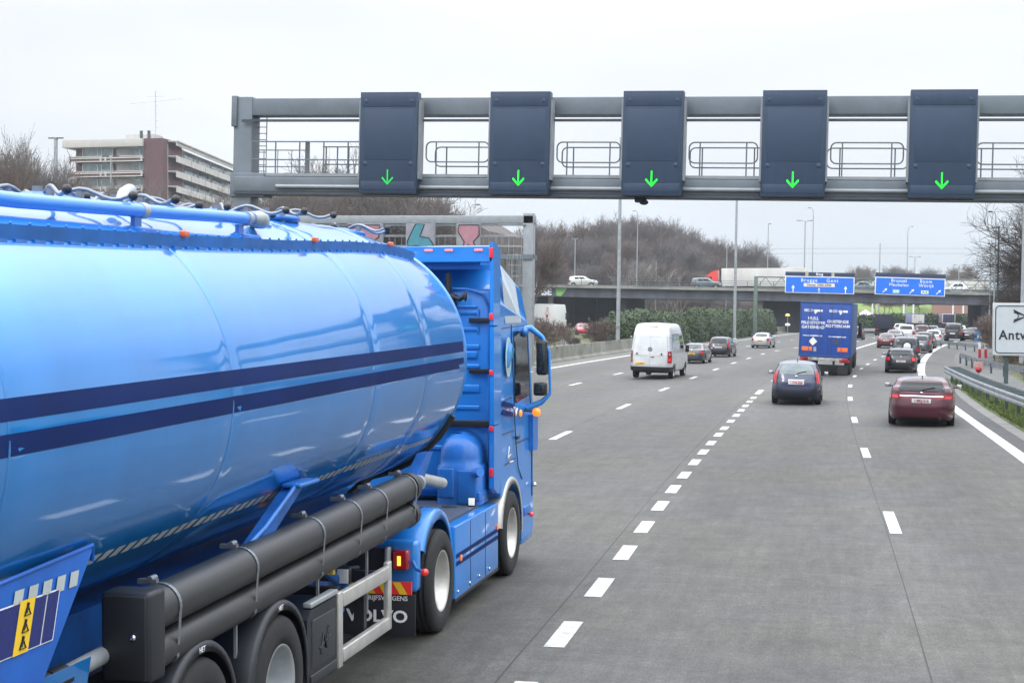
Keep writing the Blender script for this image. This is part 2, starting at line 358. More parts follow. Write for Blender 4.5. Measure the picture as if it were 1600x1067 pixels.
# grass blades and weeds on the verge and under the sign
def tuft_field(name, spots, hmin, hmax, m, wid=.012):
    b = MB()
    for (x, y, z) in spots:
        for k in range(5):
            a = random.uniform(0, 6.28); h = random.uniform(hmin, hmax); d = Vector((math.cos(a), math.sin(a), 0)); q = Vector((x+random.uniform(-.05, .05), y+random.uniform(-.05, .05), z))
            t = Vector((-d.y, d.x, 0))*wid; b.add([q-t, q+t, q+t*.6+d*h*.25+Vector((0, 0, h*.7)), q+d*h*.6+Vector((0, 0, h))], [(0, 1, 2, 3)])
    return tag(b.build(name, m, fixn=False), kind='stuff')
M['blade'] = mat('grass_blade', (.085, .16, .025), .8, c2=(.12, .11, .04), scale=1.0)
M['straw'] = mat('dry_weed', (.13, .10, .06), .9, c2=(.06, .05, .03), scale=1.5)
sp = []
for i in range(5200):
    y = random.uniform(42, 74)
    a = interp(EDGE_R, min(y, 64))+.2; b = 6.0+max(0, 45-y)*.03
    if y > 64: a = 4.85+(y-64)*.02; b = max(a+.05, 6.0-(y-64)*.06)
    sp.append((random.uniform(a, b), y, .03))
tuft_field('grass', sp, .03, .11, M['blade'])
sp = []
for i in range(4200):
    y = random.uniform(55, 105); x0 = interp(tab1, y)+.3; d = random.uniform(.2, 9)**1.0; h = .12*min(d, 1.5)/1.5 if d < 1.5 else .12+(min(d, 4)-1.5)/2.5*.38+(max(0, d-4)/5*1.1)
    sp.append((x0+d, y, h-.03))
tuft_field('weeds', sp, .15, .55, M['straw'], .02)
# far grassy embankment seen through the bridge
em = MB(); M['embank'] = mat('embankment_grass', (.13, .25, .03), .95, c2=(.12, .075, .04), scale=.06, det=8)  # green raised in the colour so the bank looks sunlit
rows = []
for i in range(40):
    x = -70+230*i/39; b = 4*noise.noise(Vector((x*.03, 0, 0)))
    rows.append([(x, y+b, z) for y, z in ((430, -.03), (445, 1.2), (465, 6+1.0*noise.noise(Vector((x*.06, 2, 0)))), (500, 8.0), (700, 8.2))])
em.grid(rows); tag(em.build('embankment', M['embank']), kind='structure')
# ------------------------------------------------------------------ passenger cars
def paintmat(name, c, coat=.9, metal=.25, rough=.35, dirt=.0):
    return mat(name, c, rough, metal=metal, coat=coat, var=.12, scale=1.5)
def sq(s, n):
    s = s % 4.0
    if s < 1: a, b = -1+2*s, -1
    elif s < 2: a, b = 1, -1+2*(s-1)
    elif s < 3: a, b = 1-2*(s-2), 1
    else: a, b = -1, 1-2*(s-3)
    r = (abs(a)**n+abs(b)**n)**(1.0/n); return a/r, b/r
class Car:
    """levels: list of (z, rear y, front y, half width, corner exponent) from the sill to the roof"""
    def __init__(c, lv, wr=.31, wy=(-1.3, 1.3), arch=.37, roof=None):
        # Catmull-Rom refinement of the level table
        o = []
        for i in range(len(lv)-1):
            p0 = lv[max(0, i-1)]; p1 = lv[i]; p2 = lv[i+1]; p3 = lv[min(len(lv)-1, i+2)]
            for k in range(3):
                t = k/3.0; q = []
                for j in range(5):
                    a, b = p1[j], p2[j]; m1 = (p2[j]-p0[j])*.25; m2 = (p3[j]-p1[j])*.25
                    q.append((2*t**3-3*t*t+1)*a+(t**3-2*t*t+t)*m1+(-2*t**3+3*t*t)*b+(t**3-t*t)*m2)
                q[0] = lv[i][0]+(lv[i+1][0]-lv[i][0])*t
                o.append(q)
        o.append(list(lv[-1])); c.lv = o; c.wy = wy; c.arch = arch; c.wr = wr
    def at(c, z):
        l = c.lv
        if z <= l[0][0]: return l[0]
        for i in range(len(l)-1):
            if l[i][0] <= z <= l[i+1][0]:
                t = (z-l[i][0])/max(1e-6, l[i+1][0]-l[i][0]); return [l[i][j]+(l[i+1][j]-l[i][j])*t for j in range(5)]
        return l[-1]
    def S(c, s, z, off=0.0):
        _, r, f, w, n = c.at(z); a, b = sq(s, n)
        bow = .035*w*(1-a*a)
        y = (r+f)/2+(f-r)/2*b+(-bow if b < 0 else bow*1.6)*abs(b)**3
        p = Vector((a*w, y, z))
        if off:
            d = .01; p2 = c.S(s+d, z); p1 = c.S(s-d, z); q2 = c.S(s, min(z+.02, c.lv[-1][0])); q1 = c.S(s, max(z-.02, c.lv[0][0]))
            nn = (p2-p1).cross(q2-q1)
            if nn.length > 1e-9: p = p+nn.normalized()*off
        return p
    def body(c, ns=84):
        b = MB(); rows = []
        ss = [4.0*k/ns for k in range(ns)]
        for l in c.lv:
            row = []
            for s in ss:
                p = c.S(s, l[0])
                if abs(p.x) > .72*l[3]:
                    for wy in c.wy:
                        d = abs(p.y-wy)
                        if d < c.arch:
                            h = c.wr+math.sqrt(max(0, c.arch**2-d*d))
                            if p.z < h: p = Vector((p.x, p.y, h))
                row.append(p)
            rows.append(row)
        b.grid(rows, wrap=True)
        # roof dome
        l = c.lv[-1]; cx = Vector((0, (l[1]+l[2])/2, l[0])); top = [rows[-1]]
        for k, (sc, dz) in enumerate(((.8, .018), (.5, .034), (.2, .042), (.02, .043))):
            top.append([cx+(p-cx)*sc+Vector((0, 0, dz)) for p in rows[-1]])
        b.grid(top, wrap=True)
        low = c.lv[0]; z = low[0]
        b.add([(x*low[3]*.8, y, z+.03) for x, y in ((-1, low[1]+.1), (1, low[1]+.1), (1, low[2]-.1), (-1, low[2]-.1))], [(0, 1, 2, 3)])
        return b
    def patch(c, s0, s1, z0, z1, off=.006, ns=10, nz=6, b=None, fn=None):
        b = b or MB(); rows = []
        for i in range(nz+1):
            z = z0+(z1-z0)*i/nz
            row = []
            for k in range(ns+1):
                u, v = k/ns, i/nz
                a, bb = (fn(u, v) if fn else (s0, s1)) if False else (s0, s1)
                s = a+(bb-a)*u; zz = z
                if fn: s, zz = fn(u, v)
                row.append(c.S(s, zz, off))
            rows.append(row)
        return b.grid(rows)
def wheel(c, x, y, r, w, side, root, rim, spokes=5):
    t = MB(); prof = [(r*.62, -w/2), (r*.9, -w/2), (r*.985, -w*.42), (r, -w*.3), (r, w*.3), (r*.985, w*.42), (r*.9, w/2), (r*.62, w/2), (r*.60, 0), (r*.62, -w/2)]
    t.lathe(prof, (0, 0, 0), 'x', 28); o = t.build('wheel', M['rubber'], root, (x, y, r))
    q = MB(); h = side*w*.40
    q.lathe([(r*.64, h*1.1), (r*.60, h), (r*.56, h*.5), (r*.02, h*.45)], (0, 0, 0), 'x', 24)
    q.lathe([(r*.12, h*.4), (r*.12, h*.95), (0.001, h)], (0, 0, 0), 'x', 10)
    for k in range(spokes):
        a = 2*math.pi*k/spokes; d = Vector((0, math.cos(a), math.sin(a))); n = Vector((0, -math.sin(a), math.cos(a)))
        p = [d*r*.08+n*r*.07, d*r*.6+n*r*.045, d*r*.6-n*r*.045, d*r*.08-n*r*.07]
        q.add([v+Vector((h*.9, 0, 0)) for v in p]+[v+Vector((h*.55, 0, 0)) for v in p], [(0, 1, 2, 3), (0, 1, 5, 4), (1, 2, 6, 5), (2, 3, 7, 6), (3, 0, 4, 7)])
    q.build('rim', rim, o)
    return o
M['rim'] = mat('alloy_rim', (.42, .43, .45), .35, metal=.8)
def hatch(L, Wd, H, k=None):
    """level tables for body styles; k: hatch, wagon, sedan, suv"""
    w = Wd/2; h = L/2; e = H-.045
    if k == 'sedan':
        return [(.20, -h+.16, h-.2, w*.93, 5), (.27, -h+.04, h-.07, w*.97, 5), (.42, -h, h, w*.99, 5), (.60, -h+.01, h-.01, w, 5), (.76, -h+.04, h-.10, w*.99, 5), (.88, -h+.09, h-.42, w*.965, 5),
                (.96, -h+.15, h-.98, w*.93, 5.5), (1.00, -h+.58, h-1.15, w*.89, 6), (1.12, -h+.84, h-1.38, w*.83, 6), (e*.87, -h+1.05, h-1.68, w*.775, 6), (e*.95, -h+1.26, h-1.95, w*.71, 6), (e*.985, -h+1.42, h-2.08, w*.64, 5), (e, -h+1.62, h-2.2, w*.54, 4.5)]
    if k == 'suv':
        return [(.30, -h+.14, h-.2, w*.93, 6), (.38, -h+.04, h-.06, w*.98, 6), (.55, -h, h, w, 6), (.80, -h+.01, h-.02, w, 6), (.98, -h+.03, h-.10, w*.985, 6), (1.06, -h+.05, h-.5, w*.965, 6),
                (1.12, -h+.07, h-1.12, w*.94, 6.5), (1.18, -h+.09, h-1.22, w*.92, 7), (e*.82, -h+.17, h-1.5, w*.865, 7), (e*.93, -h+.26, h-1.78, w*.81, 7), (e*.975, -h+.36, h-1.95, w*.75, 6), (e, -h+.52, h-2.1, w*.66, 5)]
    if k == 'wagon':
        return [(.18, -h+.20, h-.2, w*.92, 5), (.25, -h+.07, h-.08, w*.965, 5), (.40, -h+.01, h, w*.985, 5), (.58, -h, h-.01, w, 5), (.74, -h+.03, h-.08, w*.995, 5), (.86, -h+.07, h-.42, w*.97, 5.2),
                (.94, -h+.11, h-1.15, w*.94, 5.6), (.99, -h+.13, h-1.35, w*.92, 6), (1.10, -h+.20, h-1.55, w*.875, 6.5), (e*.86, -h+.33, h-1.85, w*.82, 6.8), (e*.945, -h+.42, h-2.12, w*.775, 6.8), (e*.98, -h+.50, h-2.25, w*.73, 6), (e, -h+.64, h-2.4, w*.66, 5)]
    return [(.18, -h+.15, h-.16, w*.92, 4.6), (.26, -h+.04, h-.06, w*.965, 4.6), (.42, -h, h, w*.985, 4.8), (.60, -h+.015, h-.01, w, 5), (.76, -h+.05, h-.08, w*.995, 5), (.88, -h+.10, h-.36, w*.97, 5),
            (.97, -h+.15, h-.86, w*.945, 5.4), (1.02, -h+.18, h-.98, w*.92, 5.8), (1.14, -h+.25, h-1.18, w*.875, 6), (e*.86, -h+.37, h-1.5, w*.81, 6), (e*.945, -h+.50, h-1.78, w*.745, 5.6), (e*.98, -h+.62, h-1.95, w*.68, 5), (e, -h+.8, h-2.1, w*.58, 4.5)]
def make_car(label, cat, px, pyaw, L, Wd, H, style, pm, group=None, name='car', plate='plate', platetext=None, lampz=None, lamps='corner', bumper=None, glass='glass', rails=False, spare=False, scale=1.0,
             wr=None, detail=True, seams=True, chromebar=False, winz=None, loc=None, lit=False, wiper=True, roofpm=None, front_lights=False, roofbox=False):
    lv = hatch(L, Wd, H, style); wr = wr or (.36 if style == 'suv' else .315)
    c = Car(lv, wr, (-L*.305, L*.315), wr+.06)
    pos = loc if loc is not None else G(*px)+Vector((-math.sin(pyaw), math.cos(pyaw), 0))*(L*.49*scale if abs(pyaw) < 1 else 0)
    root = empty(name, pos, pyaw, label, cat, group); root.scale = (scale,)*3
    w, h = Wd/2, L/2
    if loc is None and abs(pyaw) < 1: root.rotation_euler[1] = R(1.3)
    c.body(84 if detail else 56).build('body', pm, root)
    ub = MB(); ub.box(-w*.78, w*.78, -h+.25, h-.25, .17 if style != 'suv' else .27, .62, .03); ub.build('underbody', M['dirt'], root)
    belt = 1.20 if style == 'suv' else 1.03
    rz0 = winz[0] if winz else belt+.01; rz1 = winz[1] if winz else (H*.925 if style != 'sedan' else H*.915)
    # rear window: corners rounded by pulling the edges in
    def rw(u, v):
        k = .045*(max(0, v-.6)/.4)**2; s0 = .10+k+.01*(1-v)
        zz = rz0+(rz1-rz0)*v-.015*(abs(2*u-1)**4)*(1 if v > .5 else -1)
        return s0+(1-2*s0)*u, zz
    rwo = c.patch(0, 0, 0, 0, .006, 14, 7, fn=rw).build('rear_window', M[glass], root)
    if glass != 'glass' or style == 'suv' or detail:
        pass
    c.patch(2.11, 2.89, belt+.0, H*.925, .006, 12, 6).build('windscreen', M['glass'], root)
    for sd in (1, -1):
        def sw(u, v, a, b):
            s = a+(b-a)*u
            return (s if sd > 0 else (5-s)), belt+.0+(H*.915-belt)*v
        for (a, b, nm) in (((1.13, 1.30, 'quarter_window') if style != 'sedan' else (1.08, 1.16, 'quarter_window')), (1.32 if style != 'sedan' else 1.19, 1.55, 'side_window'), (1.575, 1.86, 'side_window')):
            if not detail and nm == 'quarter_window': continue
            c.patch(0, 0, 0, 0, .006 , 6, 5, fn=lambda u, v, a=a, b=b: sw(u, v, a, b)).build(nm, M['glass'], root)
    # lamps wrapping the rear corners
    lz = lampz or ((.70, .88) if style in ('sedan', 'wagon') else (.72, 1.02))
    lm = M['redlit'] if lit else M['redlamp']
    for sd in (1, -1):
        def lf(u, v):
            s0_ = .86 if lamps == 'corner' else .92; s = s0_+(1.07-s0_)*u
            if lamps == 'wide': s = .66+(1.10-.66)*u; 
            zz = lz[0]+(lz[1]-lz[0])*v
            if lamps == 'wide': zz = lz[0]+(lz[1]-lz[0])*(v*(.45+.55*u)+.25*(1-u))
            return (s if sd > 0 else 1-s), zz
        lo = c.patch(0, 0, 0, 0, .014, 12, 5, fn=lf).build('tail_lamp', lm, root)
        if detail:
            q = c.patch(0, 0, 0, 0, .018, 5, 3, fn=lambda u, v: lf(.45+.35*u, .25+.42*v)); q.build('lens', M['redlit'], lo)
    if front_lights or detail:
        for sd in (1, -1):
            c.patch(0, 0, 0, 0, .008, 6, 4, fn=lambda u, v: ((1.94+.22*u) if sd > 0 else (3.06-.22*u), .62+.14*v)).build('headlight', M['chrome'], root)
    bz0, bz1 = (lv[0][0]+.02, .50 if style != 'suv' else .62)
    bm_ = bumper or pm
    c.patch(-.10, 1.10, bz0, bz1, .022, 26, 5).build('rear_bumper', bm_, root)
    c.patch(.12, .88, lv[0][0]+.005, lv[0][0]+.09, .03, 14, 2).build('bumper_valance', M['black'], root)
    # shut lines
    if seams and detail:
        b = MB()
        zl = .53 if style != 'suv' else .66
        c.patch(.08, .92, zl, zl+.012, .004, 20, 1, b=b)
        for s0 in (.11, .89): c.patch(s0-.003, s0+.003, zl, lz[0], .004, 1, 6, b=b)
        for s0 in (1.31, 1.56, 1.87, 3.69, 3.44, 3.13): c.patch(s0-.002, s0+.002, .34, belt, .004, 1, 8, b=b)
        b.build('shut_line', M['ink'], root)
    # plate
    y0 = c.S(.5, .62).y
    pz = (lz[0]+.02) if style in ('hatch',) else (.735 if lamps == 'wide' else .68 if style != 'suv' else .80)
    yp = c.S(.5, pz).y
    p = MB(); p.box(-.26, .26, -.012, .004, -.057, .057, .006); po = p.build('number_plate', M[plate], root, (0, yp-.018, pz))
    if platetext and detail: text(platetext, .10, M['platetxt'] if plate == 'plate' else M['ink'], po, (0, -.016, 0), name='plate_lettering', depth=.001, bold=.004)
    if chromebar:
        q = MB(); c.patch(.34, .66, lz[0]+.12 if style != 'hatch' else pz+.075, (lz[0]+.145) if style != 'hatch' else pz+.10, .02, 8, 2, b=q); q.build('chrome_strip', M['chrome'], root)
    if detail:
        # badge, wiper, aerial, exhaust, mirrors
        q = MB(); zb = min(belt-.06, lz[1]+.02); pb = c.S(.5, zb, .012); q.ell(pb, .05, .012, .03, 10, 6); q.build('badge', M['chrome'], root)
        if wiper:
            q = MB(); a = c.S(.5, rz0+.02, .02); b2 = c.S(.72, rz0+.10, .02); q.tube([a, (a+b2)/2+Vector((0, 0, .01)), b2], .011, 5); q.build('wiper', M['black'], root)
        q = MB(); zr = c.lv[-1][0]+.03; q.tube([(0, c.lv[-1][1]+.05, zr), (0, c.lv[-1][1]+.0, zr+.07)], [.02, .008], 6); q.build('aerial', M['black'], root)
        q = MB(); q.tube([(w*.55, -h+.05, .24), (w*.55, -h-.02, .235)], .035, 12, caps=False); q.build('exhaust', M['galv'], root)
    for sd in (1, -1):
        q = MB(); q.box(sd*(w+.03), sd*(w+.19), h-1.42-.35, h-1.42-.25, belt-.07, belt+.06, .035) if sd > 0 else q.box(-w-.19, -w-.03, h-1.77, h-1.67, belt-.07, belt+.06, .035)
        q.box(min(sd*w*.93, sd*(w+.06)), max(sd*w*.93, sd*(w+.06)), h-1.74, h-1.68, belt-.06, belt-.02)
        mo = q.build('wing_mirror', pm, root)
        q = MB(); q.box(min(sd*(w+.045), sd*(w+.175)), max(sd*(w+.045), sd*(w+.175)), h-1.782, h-1.768, belt-.055, belt+.045, .006); q.build('mirror_glass', M['chrome'], mo)
    if rails:
        for sd in (1, -1):
            q = MB(); pts = []
            for k in range(9):
                y = -h+.85+(L-3.0)*k/8; z = c.lv[-1][0]-.005+(.035 if 0 < k < 8 else -.01); pts.append((sd*w*.66, y, z))
            q.tube(pts, .018, 6); q.build('roof_rail', M['chrome'], root)
    if spare:
        y = c.S(.5, .95).y-.10; q = MB(); q.lathe([(.001, .10), (.30, .10), (.345, .06), (.345, -.06), (.33, -.09), (.20, -.10), (.001, -.085)], (w*.08, y, 1.14), 'y', 26); so_ = q.build('spare_wheel', M['rubber'], root)
        q = MB(); q.lathe([(.235, -.095), (.22, -.115), (.001, -.12)], (w*.08, y, 1.14), 'y', 24); q.build('wheel_cover', M['white'], so_)
    for wy in c.wy:
        for sd in (1, -1): wheel(c, sd*(w-.125), wy, wr, .21, sd, root, M['rim'])
    return root
# ------------------------------------------------------------------ the cars in view
PM = {k: paintmat(k+'_car_paint', v) for k, v in dict(maroon=(.085, .006, .022), navy=(.012, .020, .058), darkgrey=(.045, .047, .055), black=(.010, .012, .018), slate=(.035, .045, .06), silver=(.36, .37, .38), white=(.60, .61, .62),
                                                      red=(.50, .02, .035), wine=(.07, .008, .016), greygreen=(.10, .14, .15), graphite=(.07, .075, .09), offwhite=(.60, .62, .56)).items()}
GR = 'cars driving on the motorway'
jag = make_car('maroon estate car nearest in the right lane, chrome strip between its red tail lamps', 'car', (1438.5, 667), -.065, 4.9, 1.86, 1.37, 'wagon', PM['maroon'], GR, scale=.98, platetext='1·BKJ·216', lampz=(.76, .93), lamps='wide', winz=(1.0, 1.33), chromebar=False)
def chromeline(root, L, Wd, H, z0, z1, s0=.30, s1=.70):
    c = Car(hatch(L, Wd, H, 'wagon')); q = c.patch(s0, s1, z0, z1, .03, 16, 2); q.build('chrome_strip', M['chrome'], root)
chromeline(jag, 4.9, 1.86, 1.37, .845, .875, .17, .83)
q = MB(); c_ = Car(hatch(4.9, 1.86, 1.37, 'wagon')); c_.patch(.02, .98, .50, .515, .032, 24, 2, b=q); q.build('bumper_crease', PM['maroon'], jag)
make_car('dark blue hatchback following the blue lorry, its rear window pale', 'car', (1243, 633), -.01, 3.85, 1.70, 1.50, 'hatch', PM['navy'], GR, platetext='1·VVR·828', glass='glass2', lampz=(.74, 1.16), lamps='narrow', chromebar=True, bumper=mat('navy_bumper', (.008, .010, .018), .5))
make_car('dark grey saloon with a yellow number plate just right of the white van', 'car', (1080, 568), -.07, 4.5, 1.76, 1.42, 'sedan', PM['darkgrey'], GR, scale=.88, plate='plate_y', platetext='12-XR-JT', lampz=(.66, .92), lamps='corner')
make_car('dark hatchback with tall red tail lamps ahead of the grey saloon', 'car', (1122, 558), -.08, 4.2, 1.78, 1.56, 'hatch', PM['black'], GR, scale=.92, platetext='1·CFA·305', lampz=(.72, 1.15), lamps='narrow')
make_car('silver saloon farthest ahead beside the concrete barrier, yellow plate', 'car', (1187, 544), -.10, 4.5, 1.76, 1.43, 'sedan', PM['silver'], GR, scale=.96, plate='plate_y', platetext='49-GB-FX', lampz=(.66, .90), bumper=PM['silver'])
make_car('black estate car with silver roof rails ahead of the maroon estate', 'car', (1407, 583), -.05, 4.52, 1.82, 1.44, 'wagon', PM['black'], GR, scale=.90, platetext='1·CZE·174', lampz=(.72, .92), rails=True, lit=True, winz=(1.0, 1.30))
make_car('dark off-road car with a white-covered spare wheel on its tailgate', 'car', (1415, 568), -.06, 4.6, 1.86, 1.80, 'suv', PM['slate'], GR, scale=.93, spare=True, lampz=(.80, 1.0))
make_car('dark red-lamped saloon left of the off-road car, level with the dashed line', 'car', (1384, 544), -.09, 4.7, 1.80, 1.42, 'sedan', PM['wine'], GR, scale=.93, platetext='1·AHT·662', lampz=(.72, .88), lamps='wide', winz=(1.02, 1.30))
make_car('dark saloon behind the wine red saloon, before the white off-road car', 'car', (1396, 538), -.10, 4.6, 1.80, 1.44, 'sedan', PM['graphite'], GR, detail=False)
make_car('white off-road car between the dark saloon and the wine red people carrier', 'car', (1415, 533), -.10, 4.5, 1.86, 1.76, 'suv', PM['white'], GR, scale=1.05, detail=False)
make_car('grey hatchback between the off-road car with the spare wheel and the wide white line', 'car', (1437, 552), -.10, 4.2, 1.76, 1.50, 'hatch', PM['graphite'], GR, scale=.95, lampz=(.72, .98))
make_car('black hatchback close ahead of the grey hatchback', 'car', (1443, 545), -.12, 4.2, 1.76, 1.48, 'hatch', PM['black'], GR, detail=False)
make_car('wine red people carrier with dark windows in the middle of the far queue', 'car', (1439, 531), -.12, 4.5, 1.84, 1.72, 'suv', PM['wine'], GR, detail=False)
make_car('white hatchback right of the black hatchback beside the wide white line', 'car', (1457, 539), -.13, 4.1, 1.74, 1.48, 'hatch', PM['white'], GR, detail=False)
make_car('slate grey car behind the white hatchback in the far queue', 'car', (1456, 527), -.14, 4.3, 1.76, 1.5, 'hatch', PM['slate'], GR, detail=False)
make_car('dark grey car at the right of the white hatchback, nearest the black jeep', 'car', (1466, 533), -.14, 4.3, 1.76, 1.42, 'sedan', PM['graphite'], GR, detail=False)
make_car('tall black jeep at the right edge of the lanes before the bridge pier', 'car', (1488, 533), -.16, 4.3, 1.86, 1.90, 'suv', PM['black'], GR, scale=1.05, detail=False)
make_car('white car half hidden behind the black jeep', 'car', (1498, 526), -.16, 4.4, 1.8, 1.5, 'hatch', PM['white'], GR, detail=False)
make_car('small white car between the dark box lorry and the white off-road car', 'car', (1405, 523), -.1, 4.2, 1.8, 1.6, 'hatch', PM['white'], GR, detail=False)
make_car('black car parked in the shade beside the right bridge pier', 'car', (1511, 533), -.5, 4.5, 1.8, 1.5, 'sedan', PM['black'], None, detail=False)
make_car('dark car seen past the right side of the blue lorry trailer', 'car', (1336, 531), -.08, 4.4, 1.8, 1.55, 'hatch', PM['black'], GR, detail=False)
make_car('red car coming towards the camera on the opposite carriageway', 'car', (910, 523), math.pi+.25, 4.3, 1.78, 1.5, 'hatch', PM['red'], None, detail=False, front_lights=True, scale=1.1)
make_car('white car glimpsed through the bare shrub on the opposite carriageway', 'car', (862, 536), math.pi+.15, 4.4, 1.8, 1.5, 'hatch', PM['white'], None, detail=False, front_lights=True, scale=.9)
# ------------------------------------------------------------------ white van
def make_van():
    L_, Wd, H = 5.9, 1.99, 2.66; w, h = Wd/2, L_/2
    lv = [(.38, -h+.05, h-.15, w*.95, 8), (.46, -h+.01, h-.03, w*.985, 8), (.70, -h, h, w, 9), (1.00, -h+.01, h-.08, w, 10), (1.15, -h+.015, h-.45, w*.995, 10), (1.32, -h+.03, h-.95, w*.985, 10), (1.6, -h+.06, h-1.2, w*.965, 10),
          (2.1, -h+.14, h-1.6, w*.91, 10), (2.38, -h+.22, h-1.85, w*.86, 9), (2.52, -h+.30, h-2.0, w*.81, 8), (2.60, -h+.42, h-2.15, w*.73, 7), (2.62, -h+.55, h-2.3, w*.64, 6)]
    c = Car(lv, .34, (-1.75, 1.75), .42)
    root = empty('delivery_van', G(1021, 592.5)+Vector((-.03, 2.9, 0)), -.055, 'white high-roofed panel van with a yellow number plate in the lane beside the barrier', 'van', GR)
    c.body(96).build('body', PM['white'], root)
    q = MB(); q.box(-.8, .8, -h+.3, h-.3, .30, .8, .03); q.build('underbody', M['dirt'], root)
    for sd in (1, -1):
        lo = c.patch(0, 0, 0, 0, .02, 6, 8, fn=lambda u, v: (((.93+.12*u) if sd > 0 else (.07-.12*u)), .78+.55*v)).build('tail_lamp', M['redlamp'], root)
        c.patch(0, 0, 0, 0, .026, 4, 3, fn=lambda u, v: (((.94+.08*u) if sd > 0 else (.06-.08*u)), .86+.16*v)).build('lens', M['redlit'], lo)
        c.patch(0, 0, 0, 0, .01, 4, 4, fn=lambda u, v: (((1.62+.22*u) if sd > 0 else (3.38-.22*u)), 1.42+.62*v)).build('side_window', M['glass'], root)
        q = MB()
        for zz in (1.15, 1.95): q.box(sd*w*.93-.03, sd*w*.93+.03, -h-.02, -h+.12, zz, zz+.07, .01)
        q.build('hinge', M['galv'], root)
        q = MB(); q.box(min(sd*(w+.03), sd*(w+.22)), max(sd*(w+.03), sd*(w+.22)), h-1.75, h-1.62, 1.22, 1.58, .04); q.build('wing_mirror', M['black'], root)
        for wy in c.wy: wheel(c, sd*(w-.14), wy, .34, .23, sd, root, M['rim'])
    c.patch(2.12, 2.88, 1.36, 2.08, .008, 10, 6).build('windscreen', M['glass'], root)
    c.patch(-.12, 1.12, .40, .60, .05, 28, 4).build('rear_bumper', M['black'], root)
    q = MB(); c.patch(.30, .70, 2.46, 2.50, .02, 8, 1, b=q); q.build('brake_lamp', M['redlamp'], root)
    q = MB()
    c.patch(.497, .503, .66, 2.42, .006, 1, 16, b=q); c.patch(.07, .93, .655, .667, .006, 20, 1, b=q); c.patch(.08, .92, 2.22, 2.232, .006, 20, 1, b=q); c.patch(.08, .92, 2.0, 2.008, .006, 20, 1, b=q)
    for s0 in (.075, .925): c.patch(s0-.003, s0+.003, .66, 2.42, .006, 1, 16, b=q)
    for s0 in (1.33, 1.62, 3.67, 3.38): c.patch(s0-.002, s0+.002, .6, 2.3, .006, 1, 14, b=q)
    c.patch(1.1, 1.62, 1.05, 1.07, .008, 14, 1, b=q); c.patch(.10, .45, 1.10, 1.112, .006, 10, 1, b=q); c.patch(.55, .90, 1.10, 1.112, .006, 10, 1, b=q)
    q.build('shut_line', M['galv'], root)
    q = MB(); c.patch(1.12, 1.60, 1.45, 2.15, .006, 14, 8, b=q); q.build('side_reflection', mat('van_side_reflection', (.33, .40, .47), .2, coat=.8), root)  # bluish patch paints a reflection onto the plain white side
    q = MB(); pb = c.S(.5, 1.42, .01); q.lathe([(.075, -.02), (.095, -.02), (.095, .01)], pb, 'y', 20); q.tube([pb, pb+Vector((0, -.02, .07))], .01, 5); q.tube([pb, pb+Vector((.06, -.02, -.04))], .01, 5); q.tube([pb, pb+Vector((-.06, -.02, -.04))], .01, 5); q.build('badge', M['ink'], root)
    q = MB(); q.box(.03, .22, -h-.03, -h+.05, 1.02, 1.07, .015); q.build('door_handle', M['black'], root)
    for x in (-.62, .55):
        q = MB(); q.lathe([(.04, 0), (.045, -.03), (.001, -.035)], (x, c.S(.5, 1.2).y, 1.2), 'y', 12); q.build('lock', M['ink'], root)
    q = MB(); q.box(-.26, .26, -.012, .01, -.057, .057, .006); po = q.build('number_plate', M['plate_y'], root, (-.42, -h-.02, .66+.08)); text('12-PBR-2', .10, M['ink'], po, (0, -.016, 0), name='plate_lettering', depth=.001)
    root.rotation_euler[1] = R(1.6)
make_van()
# ------------------------------------------------------------------ lorries
def truck_wheels(root, ys, w, r=.48, wid=.32):
    for y in ys:
        for sd in (1, -1):
            t = MB(); t.lathe([(r*.55, -wid/2), (r*.93, -wid/2), (r, -wid*.36), (r, wid*.36), (r*.93, wid/2), (r*.55, wid/2), (r*.5, 0), (r*.55, -wid/2)], (0, 0, 0), 'x', 24)
            o = t.build('wheel', M['rubber'], root, (sd*(w-.17), y, r))
            q = MB(); q.lathe([(r*.55, sd*wid*.4), (r*.4, sd*wid*.2), (.001, sd*wid*.2)], (0, 0, 0), 'x', 16); q.lathe([(.1, sd*wid*.2), (.1, sd*wid*.42), (.001, sd*wid*.44)], (0, 0, 0), 'x', 10); q.build('rim', M['galv'], o)
def cab(root, y0, w, H, pm, L_=2.2, z0=.45):
    """tractor cab built from a side profile, y0 = its rear wall"""
    q = MB(); prof = [(y0, z0+.4), (y0, H-.05), (y0+.25, H), (y0+1.0, H-.28), (y0+1.45, H-.62), (y0+1.95, H-.95), (y0+2.02, 2.45), (y0+L_, 1.6), (y0+L_, z0), (y0+1.7, z0), (y0+1.6, .95), (y0+1.2, 1.12), (y0+.8, .95), (y0+.7, z0+.4)]
    q.prism(prof, -w*.97, w*.97, 'x'); co = q.build('cab', pm, root)
    for sd in (1, -1):
        q = MB(); q.prism([(y0+1.0, 1.75), (y0+1.0, 2.62), (y0+1.85, 2.55), (y0+2.0, 1.75)], sd*w*.97, sd*(w*.97+.01), 'x'); q.build('side_window', M['glass'], co)
        q = MB(); q.box(min(sd*(w+.05), sd*(w+.25)), max(sd*(w+.05), sd*(w+.25)), y0+1.75, y0+1.9, 1.8, 2.6, .03); q.build('wing_mirror', M['black'], co)
    q = MB(); q.prism([(y0+2.02, 2.5), (y0+2.21, 1.65), (y0+2.22, 1.65), (y0+2.03, 2.5)], -w*.85, w*.85, 'x'); q.build('windscreen', M['glass'], co)
